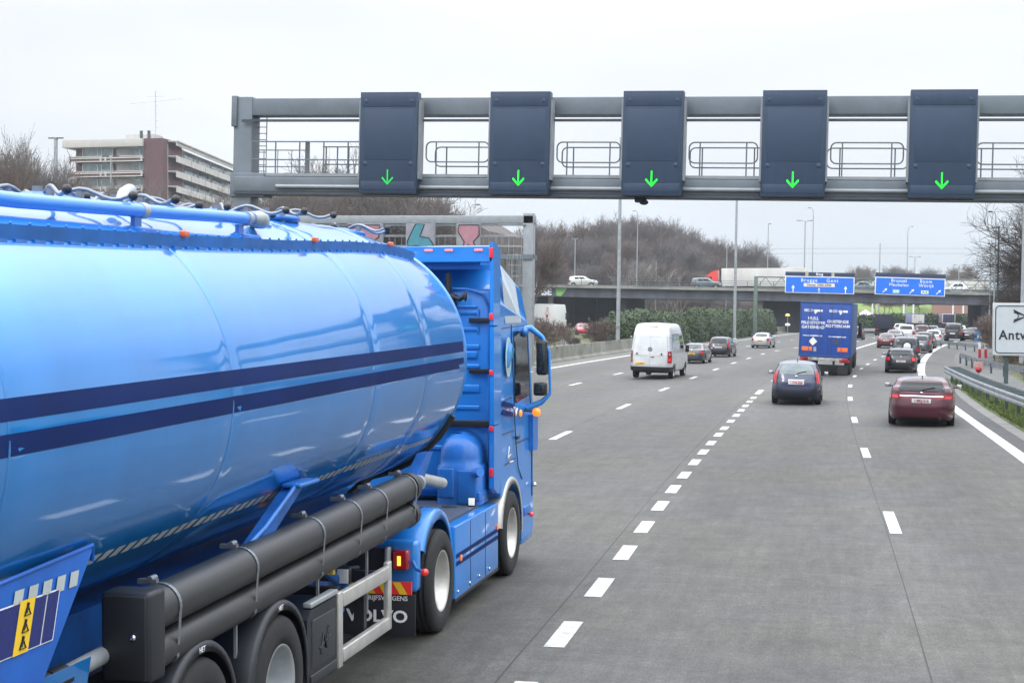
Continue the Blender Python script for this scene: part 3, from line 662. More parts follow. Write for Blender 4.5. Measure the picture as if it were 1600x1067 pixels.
def lorry(name, label, loc, yaw, w, H, L_, rear_m, side_m, tilt=1.6, roofm=None, group=None, floor=1.05, pm=None, scale=1.0, bar=True):
    root = empty(name, loc, yaw, label, 'lorry', group); root.rotation_euler[1] = R(tilt); root.scale = (scale,)*3
    w /= 2
    q = MB(); q.box(-w, w, .03, L_, floor, H, .03); q.build('trailer_body', side_m, root)
    q = MB(); q.box(-w+.05, w-.05, -.015, .05, floor+.06, H-.09, .01); d = q.build('rear_door', rear_m, root)
    q = MB()
    for x in (-w, w-.07): q.box(x, x+.07, -.03, .06, floor, H, .01)
    q.box(-w+.07, w-.07, -.03, .06, H-.09, H+.01, .01); q.box(-w+.07, w-.07, -.03, .06, floor, floor+.07, .01); q.build('rear_frame', roofm or side_m, root)
    q = MB()
    for x in (-w*.62, -w*.22, w*.22, w*.62): q.tube([(x, -.045, floor+.12), (x, -.045, H-.15)], .016, 6)
    q.box(-.008, .008, -.022, 0, floor+.1, H-.1); q.build('lock_rod', side_m, d)
    q = MB(); q.box(-w*.4, w*.4, .3, L_-.6, .75, floor, .02); q.box(-w+.08, w-.08, .05, .18, .42, .56, .01)
    for x in (-.45, .45): q.box(x-.05, x+.05, .08, .3, .5, floor)
    q.build('chassis', M['dirt'], root)
    if bar:
        for sd in (1, -1):
            q = MB(); q.box(min(sd*(w-.55), sd*(w-.06)), max(sd*(w-.55), sd*(w-.06)), -.02, .08, floor-.26, floor-.10, .02); q.build('tail_lamp', M['redlamp'], root)
            q = MB(); q.box(min(sd*(w-.60), sd*(w-.12)), max(sd*(w-.60), sd*(w-.12)), .03, .06, .12, .55); q.build('mudflap', M['black'], root)
    truck_wheels(root, (1.6, 2.9, 4.2), w)
    truck_wheels(root, (L_-1.2, L_+2.1), w)
    cab(root, L_+.55, w, min(H, 3.7), pm or side_m)
    return root
bl = mat('blue_tarpaulin', (.012, .060, .30), .38, coat=.3, var=.12, scale=.8); bs = mat('blue_grey_curtain', (.05, .085, .20), .5, var=.25, scale=1.1, stretch=(1, 1, .4))
bt = lorry('box_lorry', 'blue box trailer lorry with white town names and orange plates on its rear doors', G(1287, 587), -.030, 2.55, 3.66, 13.0, bl, bs, tilt=2.2, group='lorries on the motorway', floor=.93, roofm=mat('trailer_edge', (.02, .06, .20), .4))
def tl(s, size, x, z, m=None, **k): return text(s, size, m or M['letter'], bt, (x, -.024, z), name='lettering', depth=.003, bold=.004, **k)
for x in (-.64, .58):
    tl('EECO', .17, x-.24, 3.22, sp=.9)
    q = MB(); q.box(x+.02, x+.46, -.025, -.017, 3.17, 3.27); q.prism([(x+.0, 3.27), (x+.22, 3.17), (x+.10, 3.04)], -.025, -.017); q.build('emblem', M['letter'], bt)
tl('HULL', .22, -.62, 2.83); tl('FELIXSTOWE', .20, -.62, 2.61); tl('GATESHEAD', .20, -.62, 2.39)
tl('OOSTENDE', .20, .58, 2.70); tl('ROTTERDAM', .20, .58, 2.48)
tl('www.eecologistics.com', .10, -.62, 1.98); tl('www.eecologistics.com', .09, .58, 1.96)
for x, m_ in ((-.60, 'white'), (.56, 'ink')):
    q = MB(); q.box(-.15, .15, -.03, -.018, -.15, .15, rot=Matrix.Rotation(R(45), 3, 'Y')); q.build('hazard_placard', M['white'] if m_ == 'white' else mat('dark_placard', (.03, .05, .12), .5), bt, (x, 0, 1.69))
om = mat('orange_plate', (.85, .16, .03), .5)
for x in (-.88, .86):
    q = MB(); q.box(x-.25, x+.25, -.03, -.018, 1.22, 1.42, .005); q.build('orange_plate', om, bt)
q = MB(); q.box(-.56, -.42, -.03, -.018, 1.20, 1.42); q.build('document_holder', M['galv'], bt)
q = MB(); q.box(-.85, .70, -.05, -.01, .74, .90, .01); q.build('light_bar', mat('pale_light_bar', (.45, .46, .46), .5, c2=(.12, .12, .13), scale=7), bt)
for x in (-1.0, -.92, 1.0): 
    q = MB(); q.box(x-.14, x+.14, -.055, 0, .74, .90, .02); q.build('tail_lamp', M['redlamp'], bt)
for sd, pmx in ((1, 0), (-1, 0)): pass
dk = mat('navy_tarpaulin', (.010, .016, .035), .55, var=.2)
lorry('box_lorry', 'tall dark box lorry seen under the bridge left of the queue', G(1381, 524.5), -.02, 2.45, 2.95, 7, dk, dk, group='lorries on the motorway', scale=.97)
cr_ = mat('cream_box', (.55, .54, .48), .5, var=.06); lv_ = mat('lavender_curtain', (.22, .24, .42), .5, var=.15, stretch=(1, 1, .3))
lr = lorry('box_lorry', 'cream box lorry with a lavender curtain side beyond the bridge', G(1434, 513.4), .06, 2.4, 2.8, 8, cr_, lv_, group='lorries on the motorway')
lr.rotation_euler[2] = .12
q = MB(); q.box(.1, .7, -.03, -.018, 1.25, 1.4); q.build('dark_plate', M['ink'], lr)
q = MB(); q.tube([(-.8, -.03, 2.3), (-.6, -.03, 2.55), (-.4, -.03, 2.3), (-.8, -.03, 2.2), (-.45, -.03, 2.1)], .03, 5); q.build('emblem', M['ink'], lr)
# coach and lorry beyond the pier
dl = mat('dark_red_curtain', (.10, .03, .05), .4, c2=(.35, .33, .34), scale=1.2); dr = mat('dark_blue_rear', (.02, .025, .06), .3, var=.4, scale=2)
co = lorry('box_lorry', 'dark-fronted lorry with a red and white streaked curtain side near the right bridge pier', G(1482, 513.4), .0, 2.4, 2.85, 9, dr, dl, group='lorries on the motorway', roofm=M['white'])
co.rotation_euler[2] = .10
# light van beyond
# box lorry on the opposite carriageway
wl_ = lorry('box_lorry', 'white box trailer with red stripes and a red triangle on the opposite carriageway', G(849, 523), .05, 2.55, 3.6, 11, M['white'], M['white'], group=None, tilt=1.0)
wl_.scale = (1.12, 1.1, 1.2)
rr = mat('red_print', (.42, .015, .025), .5)
for i in range(3):
    q = MB(); q.box(.30, .62, -.03, -.018, 3.15-.19*i, 3.22-.19*i); q.build('red_stripe', rr, wl_)
text('JOTIN', .22, M['platetxt'], wl_, (.42, -.024, 2.55), depth=.003)
q = MB(); q.prism([(.22, 2.38), (.62, 2.38), (.42, 1.7)], -.03, -.018); q.build('red_triangle', rr, wl_)
# ------------------------------------------------------------------ near signal gantry
M['steel'] = mat('grey_painted_steel', (.135, .160, .185), .5, metal=.2, var=.12, scale=1.5)
M['steel_l'] = mat('pale_steel', (.27, .29, .31), .5, metal=.3, var=.1)
M['steel_d'] = mat('dark_steel', (.045, .055, .075), .55, var=.15, scale=2)
M['panel'] = mat('signal_panel', (.020, .040, .080), .5, var=.16, scale=2.5, stretch=(1.5, 1, .18))
M['panel2'] = mat('signal_panel_inset', (.022, .043, .085), .48, var=.08, scale=2.5)
M['rail_d'] = mat('handrail_steel', (.16, .175, .19), .5, metal=.4)
GX, GY, GR_ROLL = -5.8, 40.0, R(1.38)
GS = .17
gr = empty('signal_gantry', (GX-GS, GY, 0), 0, 'long grey steel gantry with a walkway across the whole motorway', 'gantry'); gr.rotation_euler[1] = GR_ROLL
def rr_(pts, r=.022, b=None): b.tube(pts, r, 6); return b
q = MB(); q.box(-9.9, 14.5, -.28, .28, 8.20, 8.66, .02); q.box(-10.1, 14.5, .32, .52, 8.12, 8.17); q.build('top_beam', M['steel'], gr)
q = MB(); q.box(-9.9, 14.5, -.42, -.36, 8.02, 8.08); q.build('cable_tray', M['steel_d'], gr)
q = MB(); q.box(-10.1, 14.5, -.35, .35, 6.16, 6.56, .02); q.build('lower_beam', M['steel'], gr)
q = MB(); q.box(-10.1, 14.5, -.42, .42, 6.09, 6.155); q.build('lower_flange', M['steel_d'], gr)
q = MB(); q.tube([(-8.9, -.40, 6.30), (14.5, -.40, 6.30)], .055, 8); q.build('conduit', M['steel_l'], gr)
q = MB(); q.box(-9.6, 14.5, -.30, 1.1, 6.58, 6.66); q.build('walkway', M['steel_l'], gr)
for x0, nm in ((-10.17, 'post'), (14.5, 'post')):
    q = MB(); q.box(x0, x0+.52, -.30, .30, .0, 8.70, .02); q.box(x0-.06, x0+.9, -.34, .34, 6.02, 6.66, .01); q.box(x0-.05, x0+.1, -.36, .36, 7.9, 8.72, .01); q.box(x0-.3, x0+.8, -.6, .6, -.02, .12, .01); q.build('post', M['steel'], gr)
q = MB()
for x in (-9.78, -9.42): q.tube([(x, .2, 6.6), (x, .2, 8.2)], .015, 5)
for i in range(9): q.tube([(-9.78, .2, 6.75+.17*i), (-9.42, .2, 6.75+.17*i)], .012, 5)
q.build('ladder', M['steel_l'], gr)
def loop(b, x0, x1, y, z0, z1, r=.14, rad=.02):
    pts = []
    for cx, cz, a0 in ((x1-r, z1-r, 90), (x1-r, z0+r, 0), (x0+r, z0+r, -90), (x0+r, z1-r, -180)):
        for k in range(5):
            a = R(a0-22.5*k); pts.append((cx+r*math.cos(a), y, cz+r*math.sin(a)))
    b.tube(pts, rad, 6, closed=True)
pan_x = [(-12.5, -10.92), (-8.96, -7.37), (-5.46, -3.91), (-1.92, -.33), (1.70, 3.30)]
wt = [(a*.982-GX, b*.982-GX) for a, b in pan_x]
def railing(x0, x1, y):
    b = MB(); loop(b, x0, x1, y, 6.98, 7.50)
    for x in (x0+(x1-x0)*.16, x1-(x1-x0)*.16): b.tube([(x, y, 6.62), (x, y, 7.50)], .02, 6)
    return b
for i in range(4):
    a, b = wt[i][1], wt[i+1][0]
    railing(a+.12, b-.12, -.28).build('handrail', M['rail_d'], gr); railing(a+.02, b+.05, 1.05).build('handrail', M['rail_d'], gr)
railing(wt[4][1]+.05, wt[4][1]+2.4, -.28).build('handrail', M['rail_d'], gr); railing(wt[4][1]-.1, wt[4][1]+2.2, 1.05).build('handrail', M['rail_d'], gr)
q = MB()
for yy, x0, x1 in ((-.28, -9.85, wt[0][0]), (1.05, -8.1, wt[0][0])):
    for z in (7.02, 7.50): q.tube([(x0, yy, z), (x1, yy, z)], .02, 6)
    for i in range(5): x = x0+(x1-x0)*(i+.3)/5; q.tube([(x, yy, 6.6), (x, yy, 7.5)], .02, 6)
for z in (6.9, 7.35): q.tube([(-9.85, .5, z), (-8.3, .5, z)], .015, 5)
for i in range(4): q.tube([(-9.6+.4*i, .5, 6.6), (-9.6+.4*i, .5, 7.35)], .012, 5)
q.box(-8.4, -8.3, .45, .55, 6.6, 7.6); q.build('handrail', M['rail_d'], gr)
q = MB(); q.box(.72, 1.0, -.3, .0, 5.98, 6.1, .02); q.ell((.95, -.2, 5.98), .12, .14, .07, 10, 6); q.build('camera_housing', M['black'], gr)
# lane signals hung on the gantry
onm = ['leftmost of five, its arrow dimmer', 'second from the left', 'middle of the five, lamp pole at its left edge', 'second from the right, above the blue lorry', 'rightmost of five']
def sig(i):
    a, b = wt[i]; w = b-a; cx = (a+b)/2
    root = empty('lane_signal', (GX-GS, GY, 0), 0, 'dark blue lane signal, '+onm[i], 'lane signal', 'lane signals on the gantry'); root.rotation_euler[1] = GR_ROLL
    q = MB(); q.box(a, b, -.78, -.44, 6.12, 8.74, .012); q.build('housing', M['panel'], root)
    q = MB(); q.box(a+.12, b-.12, -.786, -.775, 6.98, 8.28, .006); q.build('front_plate', M['panel2'], root)
    q = MB(); q.box(a+.05, b-.05, -.788, -.776, 8.36, 8.66, .004); q.build('cover_plate', M['panel'], root)
    q = MB(); q.box(a+.05, b-.05, -.788, -.776, 6.2, 6.42, .004); q.build('cover_plate', M['panel'], root)
    for zz in (8.50, 6.88):
        for x in (a+.16, b-.16): q = MB(); q.lathe([(.06, -.783), (.05, -.790), (.001, -.790)], (x, 0, zz), 'y', 14); q.build('round_cap', M['panel'], root)
    for x0 in (b+.002, a-.05): q = MB(); q.box(x0, x0+.048, -.70, -.30, 6.5, 8.55); q.build('side_bracket', M['steel_l'], root)
    z = 6.53; q = MB(); m_ = M['green_lit'] if i else M['green_dim']
    q.box(cx-.016, cx+.016, -.80, -.785, z-.12, z+.20)
    for sd in (1, -1):
        q.add([(cx, -.80, z-.20), (cx, -.80, z-.145), (cx+sd*.135, -.80, z+.01), (cx+sd*.155, -.80, z-.03), (cx, -.785, z-.20), (cx, -.785, z-.145), (cx+sd*.135, -.785, z+.01), (cx+sd*.155, -.785, z-.03)],
              [(0, 1, 2, 3), (4, 5, 6, 7), (0, 3, 7, 4), (1, 2, 6, 5), (2, 3, 7, 6)])
    q.build('green_arrow', m_, root)
M['green_dim'] = mat('green_signal_dim', (.005, .45, .06), .5, emit=.8)
for i in range(5): sig(i)
# ------------------------------------------------------------------ gantry over the opposite carriageway
g2 = empty('sign_gantry', (-23, 82, 0), 0, 'grey steel gantry over the opposite carriageway behind the tanker cab', 'gantry'); g2.rotation_euler[1] = R(.6)
q = MB(); q.box(-16, 7.05, -.3, .3, 7.95, 8.38, .02); q.build('top_beam', M['steel_l'], g2)
q = MB(); q.box(-16, 6.6, -.35, -.29, 7.82, 7.9); q.box(-16, 7.0, -.4, .9, 6.05, 6.3); q.build('lower_beam', M['steel'], g2)
q = MB(); q.box(6.45, 7.0, -.3, .3, 0, 8.5, .02); q.box(6.4, 7.2, -.4, .4, -.02, .3); q.build('post', M['steel_l'], g2)
q = MB()
for k in range(12):
    a = math.pi*2*k/12; x, y = 6.05+.42*math.cos(a), -.5+.42*math.sin(a); q.tube([(x, y, 2.4), (x, y, 6.3)], .012, 4)
for i in range(8): q.tube([(6.05+.42*math.cos(2*math.pi*k/12), -.5+.42*math.sin(2*math.pi*k/12), 2.4+.55*i) for k in range(12)], .014, 4, closed=True)
for x in (5.85, 6.25): q.tube([(x, -.35, .2), (x, -.35, 6.3)], .02, 5)
for i in range(20): q.tube([(5.85, -.35, .3+.3*i), (6.25, -.35, .3+.3*i)], .012, 4)
q.build('caged_ladder', M['galv'], g2)
q = MB()
for yy in (-.4, .9):
    for z in (6.75, 7.3): q.tube([(-16, yy, z), (6.4, yy, z)], .022, 5)
    for i in range(33): q.tube([(-16+.7*i, yy, 6.3), (-16+.7*i, yy, 7.3)], .016, 4)
q.build('handrail', M['galv'], g2)
gf = []
for base, c1, c2 in (('pink', (.33, .16, .20), (.20, .20, .24)), ('turquoise', (.05, .22, .28), (.22, .22, .25)), ('rose', (.35, .17, .21), (.22, .22, .24))):
    gf.append((mat(base+'_spray', c1, .6, var=.15), mat(base+'_board', c2, .6, var=.2, scale=2)))
gl = ['left board with a pink sprayed shape, half hidden by the tanker', 'board with a turquoise sprayed letter and dark outlines', 'board with a pink sprayed letter above the tanker cab roof']
for i, (x0, x1) in enumerate(((-26.2, -24.2), (-22.9, -21.3), (-20.1, -18.8))):
    rt = empty('sign_board', (-23, 82, 0), 0, 'graffitied grey '+gl[i], 'sign board', 'graffitied boards on the far gantry'); rt.rotation_euler[1] = R(.6)
    a, b = x0+23, x1+23
    q = MB(); q.box(a, b, -.75, -.55, 6.25, 7.93, .01); q.build('board', gf[i][1], rt)
    q = MB(); w = b-a
    if i == 0: poly = [(a, 6.9), (a, 7.85), (b-.2, 7.85), (b-.25, 7.2), (b-.6, 6.95)]
    elif i == 1: poly = [(a+.05, 7.0), (a+.5, 7.9), (a+1.0, 7.9), (a+.75, 7.25), (a+1.25, 7.15), (a+1.5, 6.8), (a+1.35, 6.28), (a+.95, 6.28), (a+1.0, 6.6), (a+.6, 6.75), (a+.1, 6.7)]
    else: poly = [(a+.05, 7.5), (a+.1, 7.85), (b-.1, 7.85), (b-.08, 7.3), (b-.4, 6.95), (b-.1, 6.3), (b-.4, 6.3), (a+.62, 6.85), (a+.5, 6.3), (a+.3, 6.3), (a+.4, 6.95)]
    q.prism(poly, -.762, -.751); q.build('sprayed_shape', gf[i][0], rt)
    q = MB(); q.tube([(p[0]+.04, -.765, p[1]) for p in poly]+[(poly[0][0]+.04, -.765, poly[0][1])], .028, 4); q.build('dark_outline', M['ink'], rt)
# ------------------------------------------------------------------ bridge
BR = R(1.2)
br = empty('road_bridge', (-10, 245, 0), 0, 'grey concrete road bridge crossing over the motorway, its underside dark', 'bridge'); br.rotation_euler[1] = BR
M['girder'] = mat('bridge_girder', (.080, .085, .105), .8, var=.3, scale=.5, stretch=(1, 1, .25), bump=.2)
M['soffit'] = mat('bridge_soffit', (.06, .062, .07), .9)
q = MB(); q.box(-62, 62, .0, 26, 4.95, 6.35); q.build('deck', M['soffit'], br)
q = MB(); q.box(-62, 62, -.35, -.003, 4.90, 6.38)
for i in range(62): q.box(-61.5+2*i, -61.38+2*i, -.40, -.351, 4.92, 6.36)
q.build('girder', M['girder'], br)
q = MB(); q.box(-62, 62, -1.0, .1, 6.385, 6.75); q.box(-62, 62, -1.04, -.7, 6.752, 6.86, 0); q.build('parapet_beam', mat('stained_parapet', (.36, .35, .32), .85, c2=(.13, .13, .125), scale=.5, stretch=(.5, 1, 2)), br)
for i in range(62):
    pass
q = MB()
for z in (7.15, 7.5, 7.85): q.box(-62, 62, -.92, -.86, z, z+.05)
for i in range(63): q.box(-62+2*i, -61.93+2*i, -.95, -.83, 6.86, 7.9)
q.build('railing', M['steel_d'], br)
q = MB(); q.box(-62, 62, 24.6, 24.68, 7.82, 7.9); q.box(-62, 62, 24.6, 24.68, 7.2, 7.26)
for i in range(63): q.box(-62+2*i, -61.93+2*i, 24.6, 24.68, 6.4, 7.82)
q.build('far_parapet', M['steel_d'], br)
M['tunnel'] = mat('shaded_abutment', (.035, .037, .045), .9, var=.2, scale=.4)  # near-black tone holds the shade of the underpass
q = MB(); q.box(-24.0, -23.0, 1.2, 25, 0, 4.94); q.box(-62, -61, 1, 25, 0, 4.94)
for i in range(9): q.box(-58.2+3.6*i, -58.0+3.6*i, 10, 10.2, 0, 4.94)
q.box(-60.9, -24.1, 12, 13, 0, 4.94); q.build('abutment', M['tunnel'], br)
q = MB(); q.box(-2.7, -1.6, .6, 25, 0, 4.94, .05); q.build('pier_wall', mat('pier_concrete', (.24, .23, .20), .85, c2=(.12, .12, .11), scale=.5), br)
q = MB(); q.box(-1.55, 6.9, 3.0, 25, 0, 4.94); q.build('shaded_pier_wall', M['tunnel'], br)  # wall spans the dark of the tunnel, shade put into its colour
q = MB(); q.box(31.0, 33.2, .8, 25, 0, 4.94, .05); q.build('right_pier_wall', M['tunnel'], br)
q = MB(); q.cyl((-35.2, 1.2, 0), (-35.2, 1.2, 4.94), .45, None, 14); q.build('column', M['concrete'], br)
q = MB(); q.box(60.5, 64, -2, 27, 0, 6.3); q.build('right_abutment', M['concrete'], br)
def gz(px, py=0): return px
text('CASE', 1.45, M['letter'], br, (-36.5, -.42, 5.62), depth=.004, bold=.05, name='graffiti_letters')
q = MB(); q.prism([(-34.0, 5.1), (-34.2, 6.3), (-32.3, 6.3), (-32.7, 5.7), (-33.3, 5.0)], -.44, -.41); q.build('green_graffiti', mat('green_spray', (.20, .45, .12), .6), br)
def on_bridge(px, py, dy):
    v = P(px, py, 245+dy); return v
# vehicles on the bridge: road top at local z = 6.36
def deck_pt(px, dy):
    r = ray(px, 440); x = r.x/r.y*(245+dy); lx = x+10
    return Vector((x, 245+dy, 6.36*math.cos(BR)-lx*math.sin(BR)+.0))
def side_car(label, px, dy, style, pm_, dirn, L_=4.6, W_=1.85, H_=1.6):
    c = make_car(label, 'car', None, -math.pi/2 if dirn > 0 else math.pi/2, L_, W_, H_, style, pm_, 'vehicles crossing the bridge', detail=False, front_lights=True, loc=deck_pt(px, dy)+Vector((0, 0, .25)), scale=1.02)
    return c
side_car('white estate car crossing the bridge left of the tall median lamp pole', 911, 3.5, 'suv', PM['offwhite'], 1, 4.6, 1.85, 1.7)
side_car('grey-green people carrier crossing the bridge in front of the red lorry cab', 1104, 3.5, 'suv', PM['greygreen'], 1, 4.8, 1.85, 1.75)
side_car('dark car on the bridge between the two blue direction signs', 1352, 3.5, 'sedan', PM['greygreen'], 1)
side_car('white car with a dark roof on the bridge right of the right direction sign', 1494, 3.5, 'sedan', PM['white'], -1)
red = mat('red_cab_paint', (.75, .05, .03), .3, coat=.8)
wt_ = mat('grubby_white_curtain', (.62, .61, .58), .6, c2=(.50, .48, .43), scale=.5, stretch=(1, 1, .5), det=9)
d0 = deck_pt(1262, 9)
rl = lorry('articulated_lorry', 'red-cabbed lorry with a long white trailer crossing the bridge', d0, math.pi/2, 2.55, 3.95, 13.6, M['white'], wt_, tilt=0, pm=red, group='vehicles crossing the bridge')
rl.rotation_euler[0] = 0
q = MB()
for i in range(5): q.box(1.276, 1.29, 3.0+1.6*i, 3.1+1.5*i, 1.5, 2.3+.3*(i % 2))
q.build('streak_mark', M['galv'], rl)
d1 = deck_pt(1542, 9)
lorry('articulated_lorry', 'pale lorry at the right end of the bridge beside the bare tree', d1, math.pi/2, 2.55, 2.9, 8, M['white'], wt_, tilt=0, pm=M['white'], group='vehicles crossing the bridge', scale=.9)
# ------------------------------------------------------------------ blue direction signs on their own gantry
M['signblue'] = mat('sign_blue', (.010, .16, .72), .4)
M['signwhite'] = mat('sign_white', (.80, .84, .88), .4)
M['navy'] = mat('sign_navy', (.020, .035, .085), .5)
sg = empty('sign_gantry', (0, 200, 0), 0, 'green-grey lattice gantry carrying the two blue direction signs before the bridge', 'gantry'); sg.rotation_euler[1] = R(1.2)
M['greensteel'] = mat('green_grey_steel', (.12, .16, .14), .55, var=.15)
q = MB()
for z in (7.35, 6.1): q.box(-10.2, 30, -.1, .1, z, z+.14)
for z in (7.35, 6.1): q.box(-10.2, 30, .9, 1.1, z, z+.14)
for i in range(40): q.tube([(-10.2+i, 0, 6.15+(1.25 if i % 2 else 0)), (-9.2+i, 0, 6.15+(0 if i % 2 else 1.25))], .04, 4)
q.build('lattice_beam', M['greensteel'], sg)
for x in (-10.6, 30):
    q = MB(); q.box(x, x+.45, -.2, .25, 0, 7.5, .02); q.box(x-.2, x+.7, -.5, .5, -.02, .2); q.build('post', M['greensteel'], sg)
def arrow(b, x, z, s, ang, y=-.075):
    R_ = Matrix.Rotation(ang, 3, 'Y')
    poly = [(-.06, -.5), (.06, -.5), (.06, .1), (.22, .1), (0, .5), (-.22, .1), (-.06, .1)]
    pts = [R_ @ Vector((p[0]*s, 0, p[1]*s)) for p in poly]; b.prism([(p.x+x, p.z+z) for p in pts], y-.006, y)
def bsign(label, x0, x1, z0, z1, roll):
    w, h = x1-x0, z1-z0
    rt = empty('direction_sign', ((x0+x1)/2, 199.55, (z0+z1)/2), 0, label, 'road sign', 'blue direction signs over the motorway'); rt.rotation_euler[1] = roll
    q = MB(); q.box(-w/2, w/2, -.03, .10, -h/2, h/2-.52, .03); q.build('border', M['signwhite'], rt)
    q = MB(); q.box(-w/2+.11, w/2-.11, -.06, -.032, -h/2+.11, h/2-.63); q.build('face', M['signblue'], rt)
    q = MB(); q.box(-w/2, w/2, -.06, .4, h/2-.50, h/2, .01); q.build('light_box', M['navy'], rt)
    return rt, w, h
s1, w, h = bsign('blue direction sign reading Brugge and Gent with three upright arrows', -6.58, 1.95, 5.5, 8.15, R(1.6))
def st(par, s, size, x, z, m='signwhite', **k): return text(s, size, M[m], par, (x, -.075, z), depth=.004, bold=.004, **k)
st(s1, 'Brugge', .60, -1.3, .30, sp=1.25); st(s1, 'Gent', .60, 1.55, .30, sp=1.25)
q = MB(); q.box(-1.95, 1.85, -.075, -.062, -.48, -.05, .0); q.build('label_field', mat('label_field', (.80, .66, .62), .5, c2=(.75, .78, .62), scale=.8), s1)
text('Haven 1000-2000', .42, M['ink'], s1, (-.05, -.085, -.27), depth=.003, bold=.006)
q = MB(); arrow(q, -3.25, -.82+.02, 1.0, 0); arrow(q, -.05, -.93, .65, 0); arrow(q, 3.2, -.80, 1.0, 0); q.build('arrow', M['signwhite'], s1)
text('Ring', .44, M['signwhite'], s1, (-.05, -.07, h/2-.26), depth=.004, bold=.012, sp=1.15)
for x in (-1.6, 1.6):
    q = MB(); q.box(x-.17, x+.17, -.075, -.061, h/2-.46, h/2-.06); q.build('exit_panel', mat('pale_yellow', (.70, .66, .38), .5), s1)
    text('D' if x > 0 else 'B', .36, M['navy'], s1, (x, -.085, h/2-.26), depth=.003)
s2, w, h = bsign('blue direction sign reading Brussel Mechelen and Boom Wilrijk with slanted arrows', 4.45, 12.9, 5.22, 7.95, R(2.2))
st(s2, 'Brussel', .56, -1.35, .42, sp=1.15); st(s2, 'Mechelen', .56, -1.35, -.10, sp=1.1); st(s2, 'Boom', .56, 1.9, .42, sp=1.15); st(s2, 'Wilrijk', .56, 1.95, -.10, sp=1.15)
q = MB(); arrow(q, -3.0, -.82, .8, R(45)); arrow(q, .25, -.82, .8, R(45)); arrow(q, 3.45, -.82, .8, R(45)); q.build('arrow', M['signwhite'], s2)
q = MB(); q.box(-2.05, -1.25, -.075, -.062, -1.12, -.68); q.box(1.35, 2.25, -.075, -.062, -1.12, -.68); q.build('route_field', mat('route_field', (.35, .62, .60), .5), s2)
q = MB(); q.box(1.37, 2.23, -.082, -.076, -1.10, -.70); q.build('route_field', M['signwhite'], s2)
text('E19', .38, M['signwhite'], s2, (-1.65, -.085, -.90), depth=.003, bold=.01); text('A12', .38, M['ink'], s2, (1.8, -.09, -.90), depth=.003, bold=.01)
# ------------------------------------------------------------------ blue tanker lorry (nearest thing)
TX, TY = -5.09, 10.0
tk = empty('tanker_lorry', (TX, TY, 0), 0, 'long shiny blue silo tanker lorry with two navy stripes filling the left foreground', 'tanker lorry')
OFF = Vector((TX, TY, 0))
def tb():
    b = MB(); b.off = OFF.copy(); return b
def tmat(name, c, **k): return mat(name, c, **k)
M['tblue'] = mat('tank_blue', (.007, .225, .66), .36, metal=.4, coat=1.0, var=.11, scale=1.6, stretch=(1, .8, .25), det=9)
M['tblue'].node_tree.nodes['Principled BSDF'].inputs['Coat IOR'].default_value = 1.72
M['tblue'].node_tree.nodes['Principled BSDF'].inputs['Specular Tint'].default_value = (.25, .6, 1, 1)
M['tblue'].node_tree.nodes['Principled BSDF'].inputs['Coat Roughness'].default_value = .06
M['cblue'] = mat('cab_blue', (.010, .20, .62), .38, metal=.1, coat=.7, var=.08, scale=1.2)
M['cblue2'] = mat('chassis_blue', (.007, .13, .46), .45, coat=.3, var=.25, scale=3)
M['stripe'] = mat('navy_stripe', (.003, .017, .10), .6, coat=.05, spec=.1, var=.15, scale=1)
M['stripe'].node_tree.nodes['Principled BSDF'].inputs['Coat IOR'].default_value = 1.5
M['tube'] = mat('grey_hose_tube', (.026, .028, .031), .42, c2=(.016, .017, .019), scale=2.2, stretch=(3, .5, 3), det=9)
M['blk'] = mat('black_box_plastic', (.010, .012, .018), .5, var=.2, scale=2)
M['reflect'] = mat('reflective_tape', (.42, .46, .46), .45, var=.1, scale=5)
M['deckm'] = mat('tread_plate', (.09, .11, .15), .5, metal=.5, var=.3, scale=30, stretch=(1, 6, 1), bump=.6)
M['yellow'] = mat('sign_yellow', (.80, .52, .02), .5)
UA = [(3.6, 1.25), (7, 1.255), (9.5, 1.275), (11.5, 1.30), (13.5, 1.355), (14.6, 1.36), (15.3, 1.32), (16.0, 1.25)]
SEAMS = (6.75, 9.55, 12.75, 14.45)
def zc(y): return 2.60+.012*(y-10)
def tank_pt(y, phi, off=0.0, rx=None, k=1.0):
    dip = 0
    for s_ in SEAMS: dip += .006*math.exp(-((y-s_)/.08)**2)
    wob = .004*noise.noise(Vector((y*1.1, phi*1.3, 2.0)))
    ua = interp(UA, y)-dip+wob; w_ = 1.25-dip+wob; la = 1.27-dip
    a = (ua if math.sin(phi) > 0 else la)
    x, z = w_*math.cos(phi)*k, a*math.sin(phi)*k
    nn = Vector((math.cos(phi)/w_, 0, math.sin(phi)/a)).normalized()
    return Vector((TX+x, y, zc(y)+z))+nn*off
ys = []
y = 3.6
while y < 16.0:
    ys.append(y); y += .045 if any(abs(y-s_) < .28 for s_ in SEAMS) else .16
ys.append(16.0)
b = tb(); NP = 120
b.grid([[tank_pt(y, 2*math.pi*k/NP) for k in range(NP)] for y in ys], wrap=True)
dome = [(.97, .10), (.90, .22), (.75, .36), (.5, .46), (.25, .51), (.01, .52)]
b.grid([[tank_pt(16.0, 2*math.pi*k/NP) for k in range(NP)]]+[[tank_pt(16.0, 2*math.pi*k/NP, k=s_)+Vector((0, d_, 0)) for k in range(NP)] for s_, d_ in dome], wrap=True)
b.grid([[tank_pt(3.6, 2*math.pi*k/NP) for k in range(NP)]]+[[tank_pt(3.6, 2*math.pi*k/NP, k=s_)-Vector((0, d_, 0)) for k in range(NP)] for s_, d_ in dome], wrap=True)
tank = b.build('tank', M['tblue'], tk)
